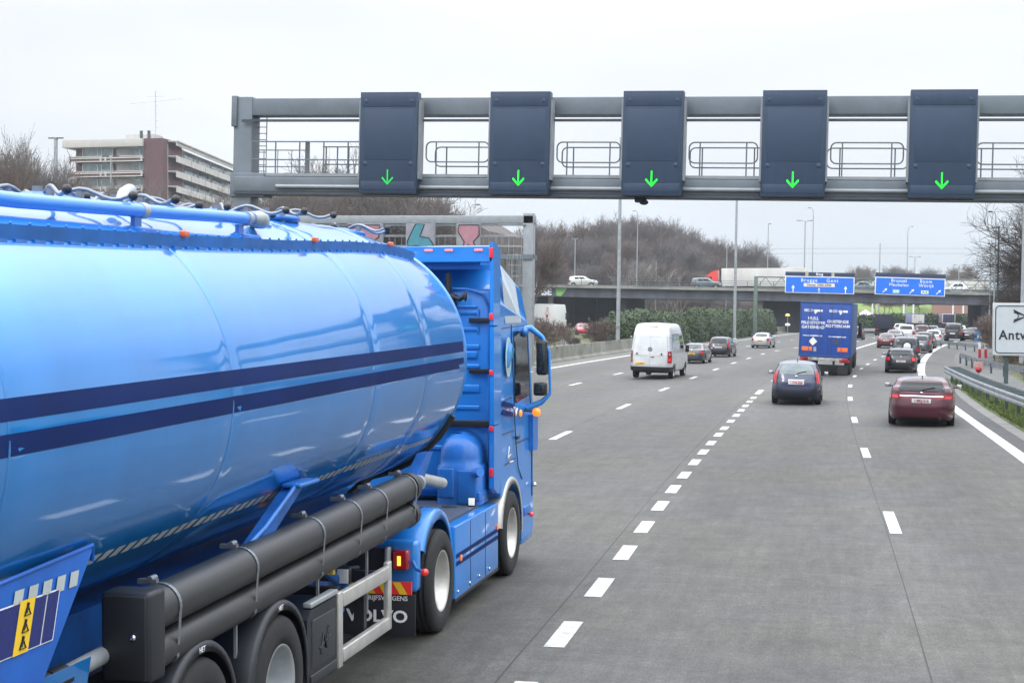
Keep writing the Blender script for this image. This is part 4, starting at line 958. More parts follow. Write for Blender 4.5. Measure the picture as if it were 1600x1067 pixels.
for s_ in SEAMS:
    b = tb(); b.grid([[tank_pt(s_+dy, 2*math.pi*k/NP, .006-abs(dy)*.35) for k in range(NP)] for dy in (-.014, -.005, .005, .014)], wrap=True); b.build('weld_seam', M['tblue'], tank)
b = tb()
b.grid([[tank_pt(16.0+dy, 2*math.pi*k/NP, .012-abs(dy)*.5) for k in range(NP)] for dy in (-.022, 0, .018)], wrap=True)
b.build('weld_seam', M['tblue'], tank)
# the two navy stripes, reflective tape
def zphi(y, z):
    a = (z-zc(y))/(interp(UA, y) if z > zc(y) else 1.27); return math.asin(max(-1, min(1, a)))
for z0, z1 in ((2.665, 2.775), (2.495, 2.605)):
    b = tb(); rows = []
    for y in [3.7+.1*i for i in range(123)]:
        t = .0115*(y-9.5); g_ = 1+.05*(y-9.5)/6
        rows.append([tank_pt(y, zphi(y, z0+t)+(zphi(y, z1+t)-zphi(y, z0+t))*k/5, .0025) for k in range(6)])
    b.grid(rows); b.build('navy_stripe', M['stripe'], tank)
b = tb(); y = 7.5
while y < 15.6:
    L_ = .10; ph = R(-42.5)
    b.grid([[tank_pt(y+L_*i/2+.02*j, ph+R(1.7)*j, .003) for j in range(3)] for i in range(3)]); y += .152
b.build('reflective_tape', M['reflect'], tank, )
# catwalk flange with clips, marker lamps
FR = [(3.7, 50), (7, 50), (10, 51), (15.75, 53)]
b = tb(); rows = []
for i in range(121):
    y = 3.7+12.0*i/120; p = R(interp(FR, y)); c0 = tank_pt(y, p, -.01); c1 = tank_pt(y, p, .02)+Vector((.015, 0, .06)); c2 = c1+Vector((-.02, 0, .0)); c3 = tank_pt(y, p+R(1.5), 0)
    rows.append([c0+Vector((.012, 0, -.015)), c1, c2, c3])
b.grid(rows, smooth=False); b.build('catwalk_flange', M['cblue2'], tk)
cb = MB(); cb.ell((0, 0, 0), .010, .012, .010, 6, 4); bolt0 = cb.build('flange_bolt', M['cblue2'], tk)
cb = MB(); cb.box(-.008, .008, -.06, .06, -.012, .008); clip0 = cb.build('flange_clip', M['cblue2'], tk)
for i in range(44):
    y = 6.7+.205*i; p = R(interp(FR, y)); o1 = bolt0 if i == 0 else bolt0.copy(); o2 = clip0 if i == 0 else clip0.copy()
    if i: col.objects.link(o1); col.objects.link(o2)
    o1.location = tank_pt(y, p, .02)+Vector((.005, 0, .067))-OFF; o2.location = tank_pt(y+.1, p-R(.9), .004)-OFF
for y in (9.75, 12.45, 14.75):
    b = tb(); p = R(interp(FR, y)); q_ = tank_pt(y, p, .055)+Vector((.0, 0, .04)); b.box(q_.x-.02, q_.x+.02, y-.045, y+.045, q_.z-.022, q_.z+.022, .010); b.build('marker_lamp', mat('orange_marker', (.55, .08, .01), .25, coat=.8, emit=.15), tk)
# top pipe
M['pipe'] = mat('pipe_blue', (.02, .22, .75), .35, coat=.6)
pp = [(-4.50, 4.0, 3.74), (-4.50, 8.0, 3.775), (-4.49, 10.0, 3.83), (-4.47, 11.1, 3.865), (-4.47, 11.5, 3.875)]
b = tb(); b.tube(pp, .045, 16); b.build('top_pipe', M['pipe'], tk)
b = tb(); b.tube([(-4.50, 9.55, 3.818), (-4.495, 9.62, 3.82)], .054, 16); b.build('pipe_clamp', M['clamp'] if 'clamp' in M else M['galv'], tk); b = tb(); b.tube([(-4.47, 11.35, 3.872), (-4.47, 11.42, 3.873)], .056, 16); b.build('pipe_clamp', M['galv'], tk); b = tb()
b.tube([(-4.47, 11.48, 3.875), (-4.46, 11.62, 3.88), (-4.50, 11.78, 3.88), (-4.60, 11.86, 3.88)], [.055, .068, .068, .055], 14); b.build('pipe_coupling', M['galv'], tk)
for y in (9.5, 11.3):
    b = tb(); z = tank_pt(y, R(57)).z; b.box(-4.53, -4.40, y-.14, y+.18, z-.03, z+.04, .01); b.box(-4.51, -4.48, y-.05, y+.05, z-.02, 3.82); b.build('pipe_bracket', M['cblue2'], tk)
b = tb(); b.tube([(-4.66, 9.60, 3.87), (-4.68, 9.72, 3.94), (-4.70, 9.84, 3.97)], [.035, .05, .05], 14); b.build('vent_valve', M['galv'], tk)
# manhole hatches with winged clamps
M['clamp'] = mat('clamp_metal', (.22, .24, .27), .4, metal=.7)
for n_, y in enumerate((9.25, 10.35, 12.2, 13.35, 15.35)):
    zt = tank_pt(min(y, 15.2), R(90)).z-(.03 if y > 15 else 0); c = Vector((-5.06, y, zt-.06))
    b = tb(); b.lathe([(.30, -.15), (.27, .03), (.31, .04), (.31, .07), (.27, .085), (.10, .12), (.001, .125)], c, 'z', 28); h_ = b.build('manhole_hatch', M['cblue2'], tk)
    b = tb(); b.cyl(c+Vector((0, 0, .11)), c+Vector((0, 0, .16)), .035, None, 10)
    for k in range(6):
        a = 2*math.pi*(k+.25)/6+n_*.4; d = Vector((math.cos(a), math.sin(a), 0)); t = Vector((-d.y, d.x, 0))
        pts = [c+d*(.16+.42*u)+Vector((0, 0, .10+.035*math.sin(u*6.0)+.01)) for u in [i/8 for i in range(9)]]
        b.tube(pts, .014, 7); kb = tb(); kb.ell(pts[-1]+d*.03, .032, .032, .032, 10, 7); kb.build('knob', M['black'], h_); b.box(c.x+d.x*.27-.02, c.x+d.x*.27+.02, c.y+d.y*.27-.02, c.y+d.y*.27+.02, c.z+.02, c.z+.13)
    b.build('wing_clamp', M['clamp'], h_)
# subframe cone and cradle under the tank
b = tb()
for pts in ([(11.40, 1.86), (11.18, 1.86), (9.7, 1.28), (9.88, 1.22)], [(15.2, 1.75), (14.95, 1.75), (14.0, 1.3), (14.4, 1.2)]):
    b.prism(pts, TX+1.0, TX+1.10, 'x')
b.box(TX-.45, TX+.45, 4.0, 15.4, .98, 1.28); b.build('subframe', mat('subframe_blue', (.005, .09, .36), .5, var=.3, scale=3), tk)
b = tb(); b.tube([tank_pt(15.95, R(a_), .01) for a_ in (-28, -40, -50, -60, -70, -80)]+[Vector((TX+.1, 15.6, 1.25))], .045, 8); b.build('front_hose', M['black'], tk)
b = tb(); b.box(TX+1.02, TX+1.17, 11.05, 11.5, 1.84, 1.87, .01); b.tube([(TX+1.12, 11.1, 1.86), (TX+1.1, 10.5, 1.62), (TX+1.02, 9.7, 1.34)], .02, 6); b.build('hanger_bracket', M['cblue2'], tk)
# big blue gusset at the back with tape and a notice board
b = tb(); b.add([(TX+1.07, 6.75, 1.80), (TX+1.07, 7.95, 1.86), (TX+1.05, 7.15, .95), (TX+1.05, 5.6, .9), (TX+1.07, 5.2, 1.72)], [(0, 1, 2, 3, 4)]); b.add([(TX+1.04, 6.75, 1.80), (TX+1.04, 7.95, 1.86), (TX+1.02, 7.15, .95), (TX+1.02, 5.6, .9), (TX+1.04, 5.2, 1.72)], [(0, 1, 2, 3, 4)])
b.tube([(TX+1.07, 5.2, 1.73), (TX+1.07, 6.75, 1.81), (TX+1.07, 7.93, 1.87), (TX+1.06, 7.95, 1.78)], .012, 8)
gs = b.build('gusset_plate', mat('gusset_blue', (.005, .10, .44), .5, coat=.1, var=.2, scale=2), tk)
# the plate plane, for things lying on it
def gpt(u, v): # u along y (m), v down the plate (0 top..1 bottom)
    return Vector((TX+1.074-.02*v, u, 1.85-.90*v))
def gquad(y0, y1, v0, v1, off, sh=.25):
    nn = Vector((1, 0, -.02))*off; return [gpt(y0-sh*v0, v0)+nn, gpt(y1-sh*v0, v0)+nn, gpt(y1-sh*v1, v1)+nn, gpt(y0-sh*v1, v1)+nn]
b = tb()
for i in range(5): b.add(gquad(7.12+.145*i, 7.21+.145*i, .10, .19, .004), [(0, 1, 2, 3)])
b.build('reflective_tape', M['reflect'], gs)
b = tb(); b.add(gquad(6.93, 7.60, .17, .46, .004), [(0, 1, 2, 3)]); nb = b.build('notice_board', M['letter'], gs)
b = tb(); b.add(gquad(6.945, 7.18, .178, .452, .008), [(0, 1, 2, 3)]); b.add(gquad(7.335, 7.455, .178, .452, .008), [(0, 1, 2, 3)]); b.add(gquad(7.47, 7.585, .178, .452, .008), [(0, 1, 2, 3)]); b.build('notice_text_block', mat('notice_blue', (.01, .02, .14), .4, var=.3, scale=40), nb)
b = tb(); b.add(gquad(7.18, 7.33, .165, .46, .010), [(0, 1, 2, 3)]); b.build('warning_strip', M['yellow'], nb)
b = tb()
for v0 in (.22, .31, .40):
    c0 = gpt(7.26-.25*v0, v0)+Vector((.012, 0, 0)); r_ = .03
    b.tube([c0+Vector((0, -r_, -r_)), c0+Vector((0, 0, r_)), c0+Vector((0, r_, -r_))], .006, 4, closed=True); b.tube([c0+Vector((0, -.01, -.02)), c0+Vector((0, .015, .03))], .006, 4)
b.build('warning_symbol', M['ink'], nb)
# hose tubes, straps, end box
def tz(y, z): return z+.019*(y-8.3)
for zz, xx, r_, y0 in ((1.395, -3.965, .132, 8.42), (1.145, -3.955, .112, 8.42)):
    b = tb(); b.tube([(xx, y0, tz(y0, zz)), (xx, 14.12, tz(14.12, zz))], r_, 26); b.tube([(xx, 14.05, tz(14.05, zz)), (xx, 14.16, tz(14.16, zz))], r_+.012, 26); b.build('hose_tube', M['tube'], tk)
for y in (8.68, 9.95, 11.35, 12.3, 13.05, 14.0):
    b = tb(); pts = []
    for k in range(15):
        a = R(115-13*k); pts.append((-3.965+.137*math.cos(a), y, tz(y, 1.395)+.137*math.sin(a)) if a > R(-20) else (-3.955+.119*math.cos(a), y, tz(y, 1.145)+.119*math.sin(a)))
    for p, p2 in zip(pts[:-1], pts[1:]):
        pa, pb_ = Vector(p), Vector(p2); b.add([pa-Vector((0, .018, 0)), pa+Vector((0, .018, 0)), pb_+Vector((0, .018, 0)), pb_-Vector((0, .018, 0))], [(0, 1, 2, 3)], True)
    b.cyl((-4.02, y-.03, tz(y, 1.55)), (-4.02, y+.05, tz(y, 1.55)), .022, None, 8); b.box(-4.10, -3.98, y-.02, y+.02, tz(y, 1.52), tz(y, 1.55)); b.build('clamp_strap', M['clamp'], tk)
for y in (9.9, 11.6, 12.9):
    b = tb(); b.box(-3.99, -3.97, y, y+.02, .55, 1.1); b.build('stay_rod', M['galv'], tk)
b = tb(); b.box(-4.13, -3.825, 8.24, 8.46, 1.03, 1.555, .03); ob = b.build('tube_end_box', M['blk'], tk)
b = tb(); b.box(-4.11, -3.845, 8.225, 8.243, 1.05, 1.535, .008); b.build('box_lid', M['black'], ob)
b = tb(); b.ell((-3.92, 8.22, 1.30), .02, .014, .02, 10, 6); b.build('lock_knob', M['chrome'], ob)
b = tb(); b.tube([(-4.12, 6.0, 1.12), (-4.12, 8.3, 1.19)], .052, 18); b.build('discharge_pipe', M['galv'], tk)
b = tb(); b.tube([(-4.12, 7.62, 1.17), (-4.12, 7.78, 1.175)], .068, 18); b.tube([(-4.12, 7.40, 1.165), (-4.12, 7.58, 1.17)], [.05, .075], 14); b.build('pipe_coupling', M['black'], tk)
b = tb(); b.box(TX-.55, TX+.72, 4.5, 11.3, .62, .98); b.build('trailer_chassis', M['blk'], tk)
b = tb(); b.prism([(TX+.70, 1.1), (TX+1.05, 1.25), (TX+1.0, .95), (TX+.70, .85)], 6.2, 7.95); b.build('side_fairing', M['tblue'], tk)
# trailer wheels and mudguards
def twheel(y, r=.505, wid=.36, x=None, rimc=None, par=None, deep=.55):
    x = x if x is not None else -4.02
    for sx in (x, 2*TX-x):
        t = MB(); prof = [(r*.58, -wid/2), (r*.9, -wid/2), (r*.975, -wid*.44), (r, -wid*.36)]
        for k in range(5): c = -.28+.14*k; prof += [(r, wid*(c-.045)), (r*.985, wid*(c-.03)), (r*.985, wid*(c+.03)), (r, wid*(c+.045))]
        prof += [(r, wid*.36), (r*.975, wid*.44), (r*.9, wid/2), (r*.72, wid*.50), (r*.60, wid*.47), (r*.58, 0), (r*.58, -wid/2)]
        sd = 1 if sx > TX else -1
        if sd < 0: prof = [(a, -h) for a, h in prof]
        t.lathe(prof, (0, 0, 0), 'x', 48); o = t.build('wheel', M['rubber'], tk, (sx-TX, y-TY, r))
        q = MB(); w = wid
        q.lathe([(r*.60, sd*w*.475), (r*.575, sd*w*.48), (r*.55, sd*w*.42), (r*.50, sd*w*.30), (r*.44, -sd*w*deep*.3), (r*.30, -sd*w*deep*.35), (r*.28, sd*w*.05), (r*.24, sd*w*.10), (.001, sd*w*.12)], (0, 0, 0), 'x', 40)
        q.build('rim', rimc or M['galv'], o)
        q = MB()
        for k in range(10):
            a = 2*math.pi*k/10; d = Vector((0, math.cos(a), math.sin(a))); q.cyl(d*r*.35+Vector((-sd*w*deep*.3, 0, 0)), d*r*.35+Vector((-sd*w*deep*.3+sd*.035, 0, 0)), .014, None, 6)
        q.build('wheel_nut', M['chrome'], o)
    return o
for y in (7.65, 9.03, 10.42): twheel(y)
for y in (7.65, 9.03, 10.42):
    b = tb(); rows = []
    for k in range(25):
        a = R(-5+190*k/24); r0 = .60; cy_, cz_ = y+r0*math.cos(a), .52+r0*math.sin(a)
        ci, cj = y+(r0-.03)*math.cos(a), .52+(r0-.03)*math.sin(a)
        rows.append([(-4.24, ci, cj), (-4.24, cy_, cz_), (-3.87, cy_, cz_), (-3.84, y+(r0-.015)*math.cos(a), .52+(r0-.015)*math.sin(a)), (-3.84, y+(r0-.075)*math.cos(a), .52+(r0-.075)*math.sin(a)), (-3.86, ci, cj), (-4.24, ci, cj)])
    b.grid(rows); mg = b.build('mudguard', mat('mudguard_plastic', (.016, .019, .025), .5, var=.25, scale=4), tk)
    text('HET', .05, M['letter'], mg, (-3.835-TX, y-.02-TY, 1.10-.03), rot=(math.pi/2, 0, math.pi/2), depth=.001, name='mudguard_lettering')
# tool box, side guard
b = tb(); b.prism([(11.02, .40), (11.12, .34), (11.72, .34), (11.72, .92), (11.10, .92), (11.02, .86)], -4.5, -3.86, 'x'); tbx = b.build('tool_box', M['blk'], tk)
b = tb(); b.box(-3.862, -3.85, 11.13, 11.66, .47, .84, .006); b.box(-3.862, -3.848, 11.08, 11.7, .36, .43, .006); b.build('box_lid', mat('box_lid', (.02, .024, .03), .42), tbx)
b = tb(); b.tube([(-3.845, 11.3, .55), (-3.845, 11.35, .70), (-3.845, 11.42, .58), (-3.845, 11.48, .74)], .008, 5); b.tube([(-3.845, 11.26, .60), (-3.845, 11.52, .66)], .006, 5); b.build('cast_mark', M['black'], tbx)
b = tb(); b.box(-3.93, -3.86, 11.12, 11.75, .93, .97, .008); b.build('box_lip', M['galv'], tbx)
b = tb(); b.box(-3.90, -3.845, 11.74, 11.84, .34, .94, .01); b.box(-3.90, -3.85, 13.14, 13.24, .36, .96, .01); b.box(-3.895, -3.838, 11.845, 13.135, .81, .93, .01); b.box(-3.895, -3.838, 11.845, 13.135, .37, .48, .01)
b.build('side_guard', M['alu'], tk)
b = tb(); b.box(-4.3, -3.92, 11.9, 11.98, .42, .95); b.build('guard_bracket', M['blk'], tk); b = tb(); b.box(-4.6, -3.91, 13.0, 13.08, .80, .90); b.build('guard_bracket', M['blk'], tk); b = tb(); b.box(-4.0, -3.91, 12.6, 12.68, .4, .85); b.build('guard_bracket', M['blk'], tk)
b = tb(); b.cyl((-4.45, 12.6, .45), (-4.45, 12.6, 1.05), .085, None, 18); b.build('landing_leg', M['cblue2'], tk); b = tb(); b.cyl((-4.35, 13.2, .5), (-4.35, 13.2, 1.1), .07, None, 16); b.build('air_tank', M['cblue2'], tk); b = tb(); b.tube([(-4.6, 11.3, .95), (-4.3, 12.3, .93)], .05, 12); b.tube([(-4.25, 12.2, 1.15), (-4.1, 12.7, .80)], .045, 10); b.build('landing_leg', M['cblue2'], tk)
b = tb(); b.box(-4.15, -4.05, 12.2, 12.26, 1.0, 1.08); b.build('yellow_tag', M['yellow'], tk)
b = tb(); b.box(-4.14, -4.02, 12.55, 12.62, .86, 1.0, .02); wlm = b.build('work_lamp', M['black'], tk)
b = tb(); b.box(-4.13, -4.03, 12.54, 12.552, .87, .99, .004); b.build('lamp_lens', mat('lamp_lens', (.8, .82, .85), .2, coat=.8), wlm)
for pts in ([(-4.5, 11.8, 1.1), (-4.3, 12.2, .9), (-4.2, 12.9, .95), (-4.35, 13.6, 1.0)], [(-4.6, 12.0, .9), (-4.2, 12.4, 1.0), (-4.15, 13.2, .9)]):
    b = tb(); b.tube(pts, .018, 7); b.build('air_line', M['blk'], tk)
# ------------------------------------------------------------------ tractor
b = tb(); b.box(TX-.45, TX+.45, 13.6, 18.2, .60, .92); b.build('tractor_frame', M['cblue2'], tk)
twheel(14.9, .505, .36, -3.99, M['alu'], deep=1.0)
twheel(18.33, .505, .33, -3.985, M['alu'], deep=.1)
# rear mudguard in three sections with navy bands
def arc_sheet(y, z, r0, x0, x1, a0, a1, n=18, th=.025, name='mudguard', m_=None, lip=.03, par=None, off=0):
    b = tb(); rows = []
    for k in range(n+1):
        a = R(a0+(a1-a0)*k/n); c_, s_ = math.cos(a), math.sin(a)
        rows.append([(x0, y+(r0-th)*c_, z+(r0-th)*s_), (x0, y+r0*c_, z+r0*s_), (x1-.03, y+r0*c_, z+r0*s_), (x1, y+(r0-.02)*c_, z+(r0-.02)*s_), (x1, y+(r0-.02-lip)*c_, z+(r0-.02-lip)*s_), (x1-.02, y+(r0-th)*c_, z+(r0-th)*s_), (x0, y+(r0-th)*c_, z+(r0-th)*s_)])
    b.grid(rows); return b.build(name, m_ or M['cblue'], par or tk)
fm = arc_sheet(14.9, .56, .66, -4.52, -3.86, -4, 150, lip=.09)
for a0, a1 in ((62, 72), (84, 96), (118, 124)): arc_sheet(14.9, .56, .665, -4.50, -4.0, a0, a1, 5, .008, 'navy_band', M['stripe'], .0, fm)
b = tb(); b.box(-4.52, -3.865, 14.12, 14.30, .52, 1.00, .04); b.box(-4.52, -4.3, 14.0, 14.3, .9, 1.0, .02); b.build('mudguard_tail', M['cblue'], tk)
b = tb(); b.box(-4.50, -4.08, 13.98, 14.12, .72, .95, .015); b.build('lamp_housing', M['blk'], tk)
b = tb(); b.box(-4.07, -3.92, 14.0, 14.12, .745, .93, .02); tl_ = b.build('tail_lamp', M['redlamp'], tk)
b = tb(); b.box(-4.02, -3.985, 13.994, 14.0, .79, .88, .003); b.build('lens', mat('lit_orange', (1, .35, .03), .3, emit=3), tl_)
b = tb(); b.box(-4.12, -4.075, 13.9, 14.0, .70, .97, .02); b.build('lamp_guard', M['galv'], tk)
def redball(x, y, z, r, par, m_='redlit'):
    b = tb(); b.lathe([(r*1.1, .02), (r*1.1, -.015), (r*.9, -.03), (.001, -.035)], (x, y, z), 'y', 16); o = b.build('marker_lamp', M[m_], par); return o
b = tb(); b.tube([(-3.9, 14.1, .82), (-3.84, 14.02, .76), (-3.77, 14.0, .74)], .018, 7); b.build('lamp_stalk', M['cblue2'], tk)
redball(-3.75, 13.98, .74, .030, tk)
# chequered hazard board, mud flap
b = tb(); b.box(-4.95, -3.89, 14.02, 14.05, .515, .635); hb = b.build('hazard_board', mat('hazard_red', (.70, .03, .03), .4, emit=.05), tk)
b = tb()
for i in range(7):
    x = -4.93+.155*i; b.add([(x, 14.014, .52), (x+.075, 14.014, .52), (x+.005, 14.014, .632), (x-.07 if i else x, 14.014, .632)], [(0, 1, 2, 3)])
b.build('yellow_chevron', M['yellow'], hb)
b = tb(); b.box(-6.1, -3.86, 14.05, 14.07, .12, .51, .004); mf = b.build('mudflap', M['blk'], tk)
text('FABRIKANT BEDRIJFSWAGENS', .062, M['letter'], mf, (-3.93-TX, 14.04-TY, .475), align='RIGHT', depth=.001, bold=.001, sx=1.0)
text('VOLVO', .155, M['letter'], mf, (-3.93-TX, 14.04-TY, .30), align='RIGHT', depth=.002, bold=.004, sx=1.15)
# deck, side skirts
b = tb(); b.box(-5.9, -3.98, 14.55, 17.45, .93, .975); b.build('deck_plate', M['deckm'], tk)
b = tb(); b.ell((-4.25, 16.9, .98), .09, .05, .02, 10, 6); b.build('deck_cap', M['black'], tk)
sk = tb(); sk.box(-3.98, -3.84, 15.53, 17.60, .20, .955, .02, seg=3); so_ = sk.build('side_skirt', M['cblue'], tk)
b = tb()
for y in (16.2, 16.92): b.box(-3.845, -3.837, y, y+.012, .22, .93)
b.box(-3.97, -3.838, 15.53, 17.6, .17, .21, .005); b.build('panel_gap', M['ink'], so_)
for z in (.62, .54):
    b = tb(); b.add([(-3.835, 15.56, z), (-3.835, 17.58, z+.0), (-3.835, 17.58, z+.045), (-3.835, 15.56, z+.045)], [(0, 1, 2, 3)]); b.build('navy_stripe', M['stripe'], so_)
om2 = mat('orange_marker2', (.85, .22, .02), .25, emit=.25)
for y, z in ((15.72, .60), (17.5, .68)):
    b = tb(); b.box(-3.84, -3.825, y, y+.06, z-.03, z+.03, .006); b.build('side_marker', om2, so_)
for y in (15.62, 16.15, 16.6, 17.1):
    b = tb(); b.ell((-3.832, y, .27), .01, .02, .02, 8, 6); b.build('skirt_bolt', M['chrome'], so_)
# cab shell
XR, XL = -3.845, -6.335
def cabpoly(x): return None
b = tb()
# side profile loop (y, z) swept across the width with rounded shoulders
prof = [(17.72, 1.00), (17.72, 3.30), (17.80, 3.42), (18.0, 3.48), (18.35, 3.80), (18.7, 3.86), (19.0, 3.78), (19.35, 3.45), (19.55, 3.05), (19.60, 2.95), (19.72, 2.0), (19.75, 1.6), (19.76, .40), (19.70, .30), (18.98, .30), (18.95, .62), (18.78, .96), (18.33, 1.13), (17.98, 1.02), (17.9, .98)]
def inset(z): return .0 if z < 2.1 else .02+.02*(z-2.1) if z < 3.3 else .045+.30*((z-3.3)/.56)**1.6
rows = []
for t in range(9):
    u = t/8; row = []
    for y, z in prof:
        i_ = inset(z); x0, x1 = XL+i_, XR-i_; e_ = .06
        xs = [x0, x0+e_*.3, x0+e_, x0+.3, (x0+x1)/2, x1-.3, x1-e_, x1-e_*.3, x1][t]
        k = [1, .3, 0, 0, 0, 0, 0, .3, 1][t]*.05
        cyy, czz = 18.7, 2.0
        row.append(Vector((xs, y+(cyy-y)*k*.5, z+(czz-z)*k*.4)))
    rows.append(row)
b.grid(rows, wrap=True, smooth=True); b.add(rows[0], [tuple(range(len(prof)))]); b.add(rows[-1], [tuple(range(len(prof)))])
cabo = b.build('cab', M['cblue'], tk)
# rear wall of the cab: recessed pressings
b = tb(); b.box(-6.25, -3.93, 17.66, 17.73, 1.05, 3.42, .04); rw_ = b.build('rear_wall', M['cblue'], cabo)
b = tb()
for z, h in ((1.55, .05), (1.80, .10), (2.02, .05), (2.22, .09), (2.50, .05), (2.72, .06), (2.93, .05), (3.12, .05)):
    b.box(-4.75, -4.07, 17.64, 17.665, z, z+h, .012)
b.box(-4.72, -4.10, 17.635, 17.66, 3.20, 3.23, .008); b.box(-4.72, -4.70, 17.635, 17.66, 2.9, 3.2, .004); b.box(-4.10, -4.08, 17.635, 17.66, 2.9, 3.2, .004)
b.box(-4.25, -4.1, 17.63, 17.66, 2.62, 2.70, .01)
b.build('pressed_rib', M['cblue'], rw_)
b = tb(); b.tube([(-4.9, 17.63, 3.44), (-4.2, 17.62, 3.42), (-4.02, 17.62, 3.36), (-3.955, 17.62, 3.2), (-3.95, 17.62, 1.1)], .016, 8); b.build('wall_rim', M['cblue2'], rw_)
b = tb(); b.box(-4.95, -3.95, 17.60, 17.66, 1.82, 1.90, .01); b.build('rubber_stop', M['black'], rw_)
for z in (2.44, 3.03):
    b = tb(); b.box(-4.19, -3.93, 17.60, 17.64, z, z+.055, .004); b.build('rubber_stop', M['black'], rw_)
b = tb(); b.tube([(-4.42, 17.55, 3.60), (-4.42, 17.55, 3.15)], [.035, .028], 10); b.box(-4.50, -4.33, 17.48, 17.62, 3.22, 3.36, .015); b.tube([(-4.34, 17.5, 3.33), (-4.26, 17.45, 3.30), (-4.20, 17.45, 3.34)], .03, 8); b.ell((-4.19, 17.44, 3.33), .02, .03, .06, 8, 6)
b.tube([(-4.75, 17.5, 3.42), (-4.6, 17.5, 3.40), (-4.5, 17.5, 3.30)], .022, 8); b.box(-4.85, -4.62, 17.52, 17.62, 3.36, 3.39, .01); b.build('lamp_bracket', M['black'], cabo)
b = tb(); b.box(-4.71, -4.60, 17.44, 17.50, 3.42, 3.53, .02); wl2 = b.build('work_lamp', M['black'], cabo)
b = tb(); b.box(-4.695, -4.615, 17.432, 17.442, 3.435, 3.515, .004); b.build('lamp_lens', mat('lit_lens', (.85, .87, .88), .2, emit=.4), wl2)
# roof deflector and side fins
b = tb()
b.prism([(17.42, 3.73), (17.42, 3.90), (17.6, 3.92), (17.78, 3.90), (17.78, 3.78), (17.6, 3.76)], -6.30, -3.88, 'x'); b.prism([(17.78, 3.79), (17.78, 3.90), (18.5, 3.89), (18.5, 3.79)], -6.25, -4.12, 'x'); b.box(-6.2, -4.0, 18.2, 18.3, 3.4, 3.8); df = b.build('roof_deflector', M['cblue'], cabo)
b = tb(); b.box(-4.02, -3.88, 17.44, 17.60, 3.68, 3.74, .01); b.prism([(17.42, 3.0), (17.42, 3.95), (17.52, 3.95), (17.78, 3.88), (17.78, 3.0)], -3.90, -3.855, 'x'); b.build('side_fin', M['cblue'], df)
b = tb(); b.prism([(17.42, 1.86), (17.42, 2.985), (17.80, 2.985), (17.80, 1.86)], -3.90, -3.85, 'x'); b.prism([(17.42, 1.14), (17.42, 1.85), (17.82, 1.85), (17.82, 1.04), (17.6, 1.06)], -3.905, -3.85, 'x'); b.build('side_fin', M['cblue'], cabo)
for x in (-4.62, -4.38, -4.03):
    b = tb(); b.box(x-.05, x+.05, 17.405, 17.42, 3.845, 3.875, .008); b.build('marker_lamp', mat('pink_marker', (.85, .25, .25), .3, emit=.3), df)
for z, h in ((3.83, .06), (3.10, .04), (2.46, .03), (2.12-.30, .03), (1.32, .05)):
    b = tb(); b.box(-3.905, -3.86, 17.405, 17.42, z-h, z+h, .008); b.build('marker_lamp', M['redlit'], cabo)
# air intake housing
b = tb(); rows = []
for zz, w_, d_ in ((.97, .0, .0), (1.0, .0, .0), (1.40, .0, .0), (1.43, .03, .03), (1.50, .03, .03), (1.62, .05, .05), (1.71, .12, .10), (1.765, .22, .16), (1.775, .30, .2)):
    x0, x1, y0, y1 = -4.46+w_*.7, -3.96-w_, 17.14+d_, 17.62
    rows.append([(x0, y0+.05, zz), (x0+.05, y0, zz), (x1-.07, y0, zz), (x1, y0+.07, zz), (x1, y1, zz), (x0, y1, zz)])
b.grid(rows, wrap=True); b.add(rows[-1], [(0, 1, 2, 3, 4, 5)]); ai = b.build('air_housing', M['cblue2'], tk)
b = tb(); b.box(-4.44, -4.25, 17.115, 17.15, 1.05, 1.39, .02); b.box(-4.21, -3.99, 17.115, 17.15, .98, 1.37, .02); b.box(-4.0, -3.95, 17.12, 17.5, 1.02, 1.12, .01); b.build('moulded_panel', M['cblue2'], ai)
b = tb(); b.cyl((-4.0, 17.12, 1.34), (-3.93, 17.06, 1.36), .055, None, 16); b.build('filler_cap', M['cblue2'], ai)
b = tb(); b.box(-4.06, -3.97, 17.0, 17.06, .98, 1.08, .015); w3 = b.build('work_lamp', M['black'], tk)
b = tb(); b.box(-4.05, -3.98, 16.992, 17.002, .99, 1.07, .004); b.build('lamp_lens', mat('lit_lens2', (.85, .87, .88), .2, emit=.4), w3)
b = tb(); b.tube([(-4.3, 15.6, 1.45), (-4.2, 16.4, 1.3)], .06, 16); b.tube([(-3.98, 14.2, 1.50), (-4.0, 14.6, 1.50)], .055, 16); b.build('silver_pipe', M['alu'], tk)
b = tb(); b.tube([(-3.98, 14.55, 1.50), (-3.98, 14.63, 1.50)], .075, 18); b.build('pipe_flange', M['galv'], tk)
# cab side: doors, window, badge, arch
xs = XR+.004
b = tb()
def sline(pts, r_=.006): b.tube([(xs-inset(z), y, z) for y, z in pts], r_, 5)
sline([(18.52, 3.0), (18.52, 1.95), (18.62, 1.55), (18.75, 1.25), (19.0, 1.08)]); sline([(17.85, 2.96), (19.5, 2.99)]); sline([(17.85, 1.72), (18.55, 1.72)]); sline([(18.0, 1.35), (18.6, 1.38)]); sline([(19.5, 2.9), (19.62, 1.6), (19.64, .8)]); sline([(17.95, 2.10), (18.5, 2.13)]); sline([(18.6, 1.55), (19.6, 1.56)])
b.build('door_gap', M['ink'], cabo)
b = tb(); b.add([(xs-.026, 18.66, 2.06), (xs-.026, 19.52, 2.12), (xs-.045, 19.42, 2.90), (xs-.045, 18.66, 2.90)], [(0, 1, 2, 3)]); b.add([(xs-.010, 18.64, 2.04), (xs-.010, 19.54, 2.10), (xs-.03, 19.44, 2.92), (xs-.03, 18.64, 2.92)], [(0, 1, 2, 3)]); b.build('side_window', M['glass'], cabo)
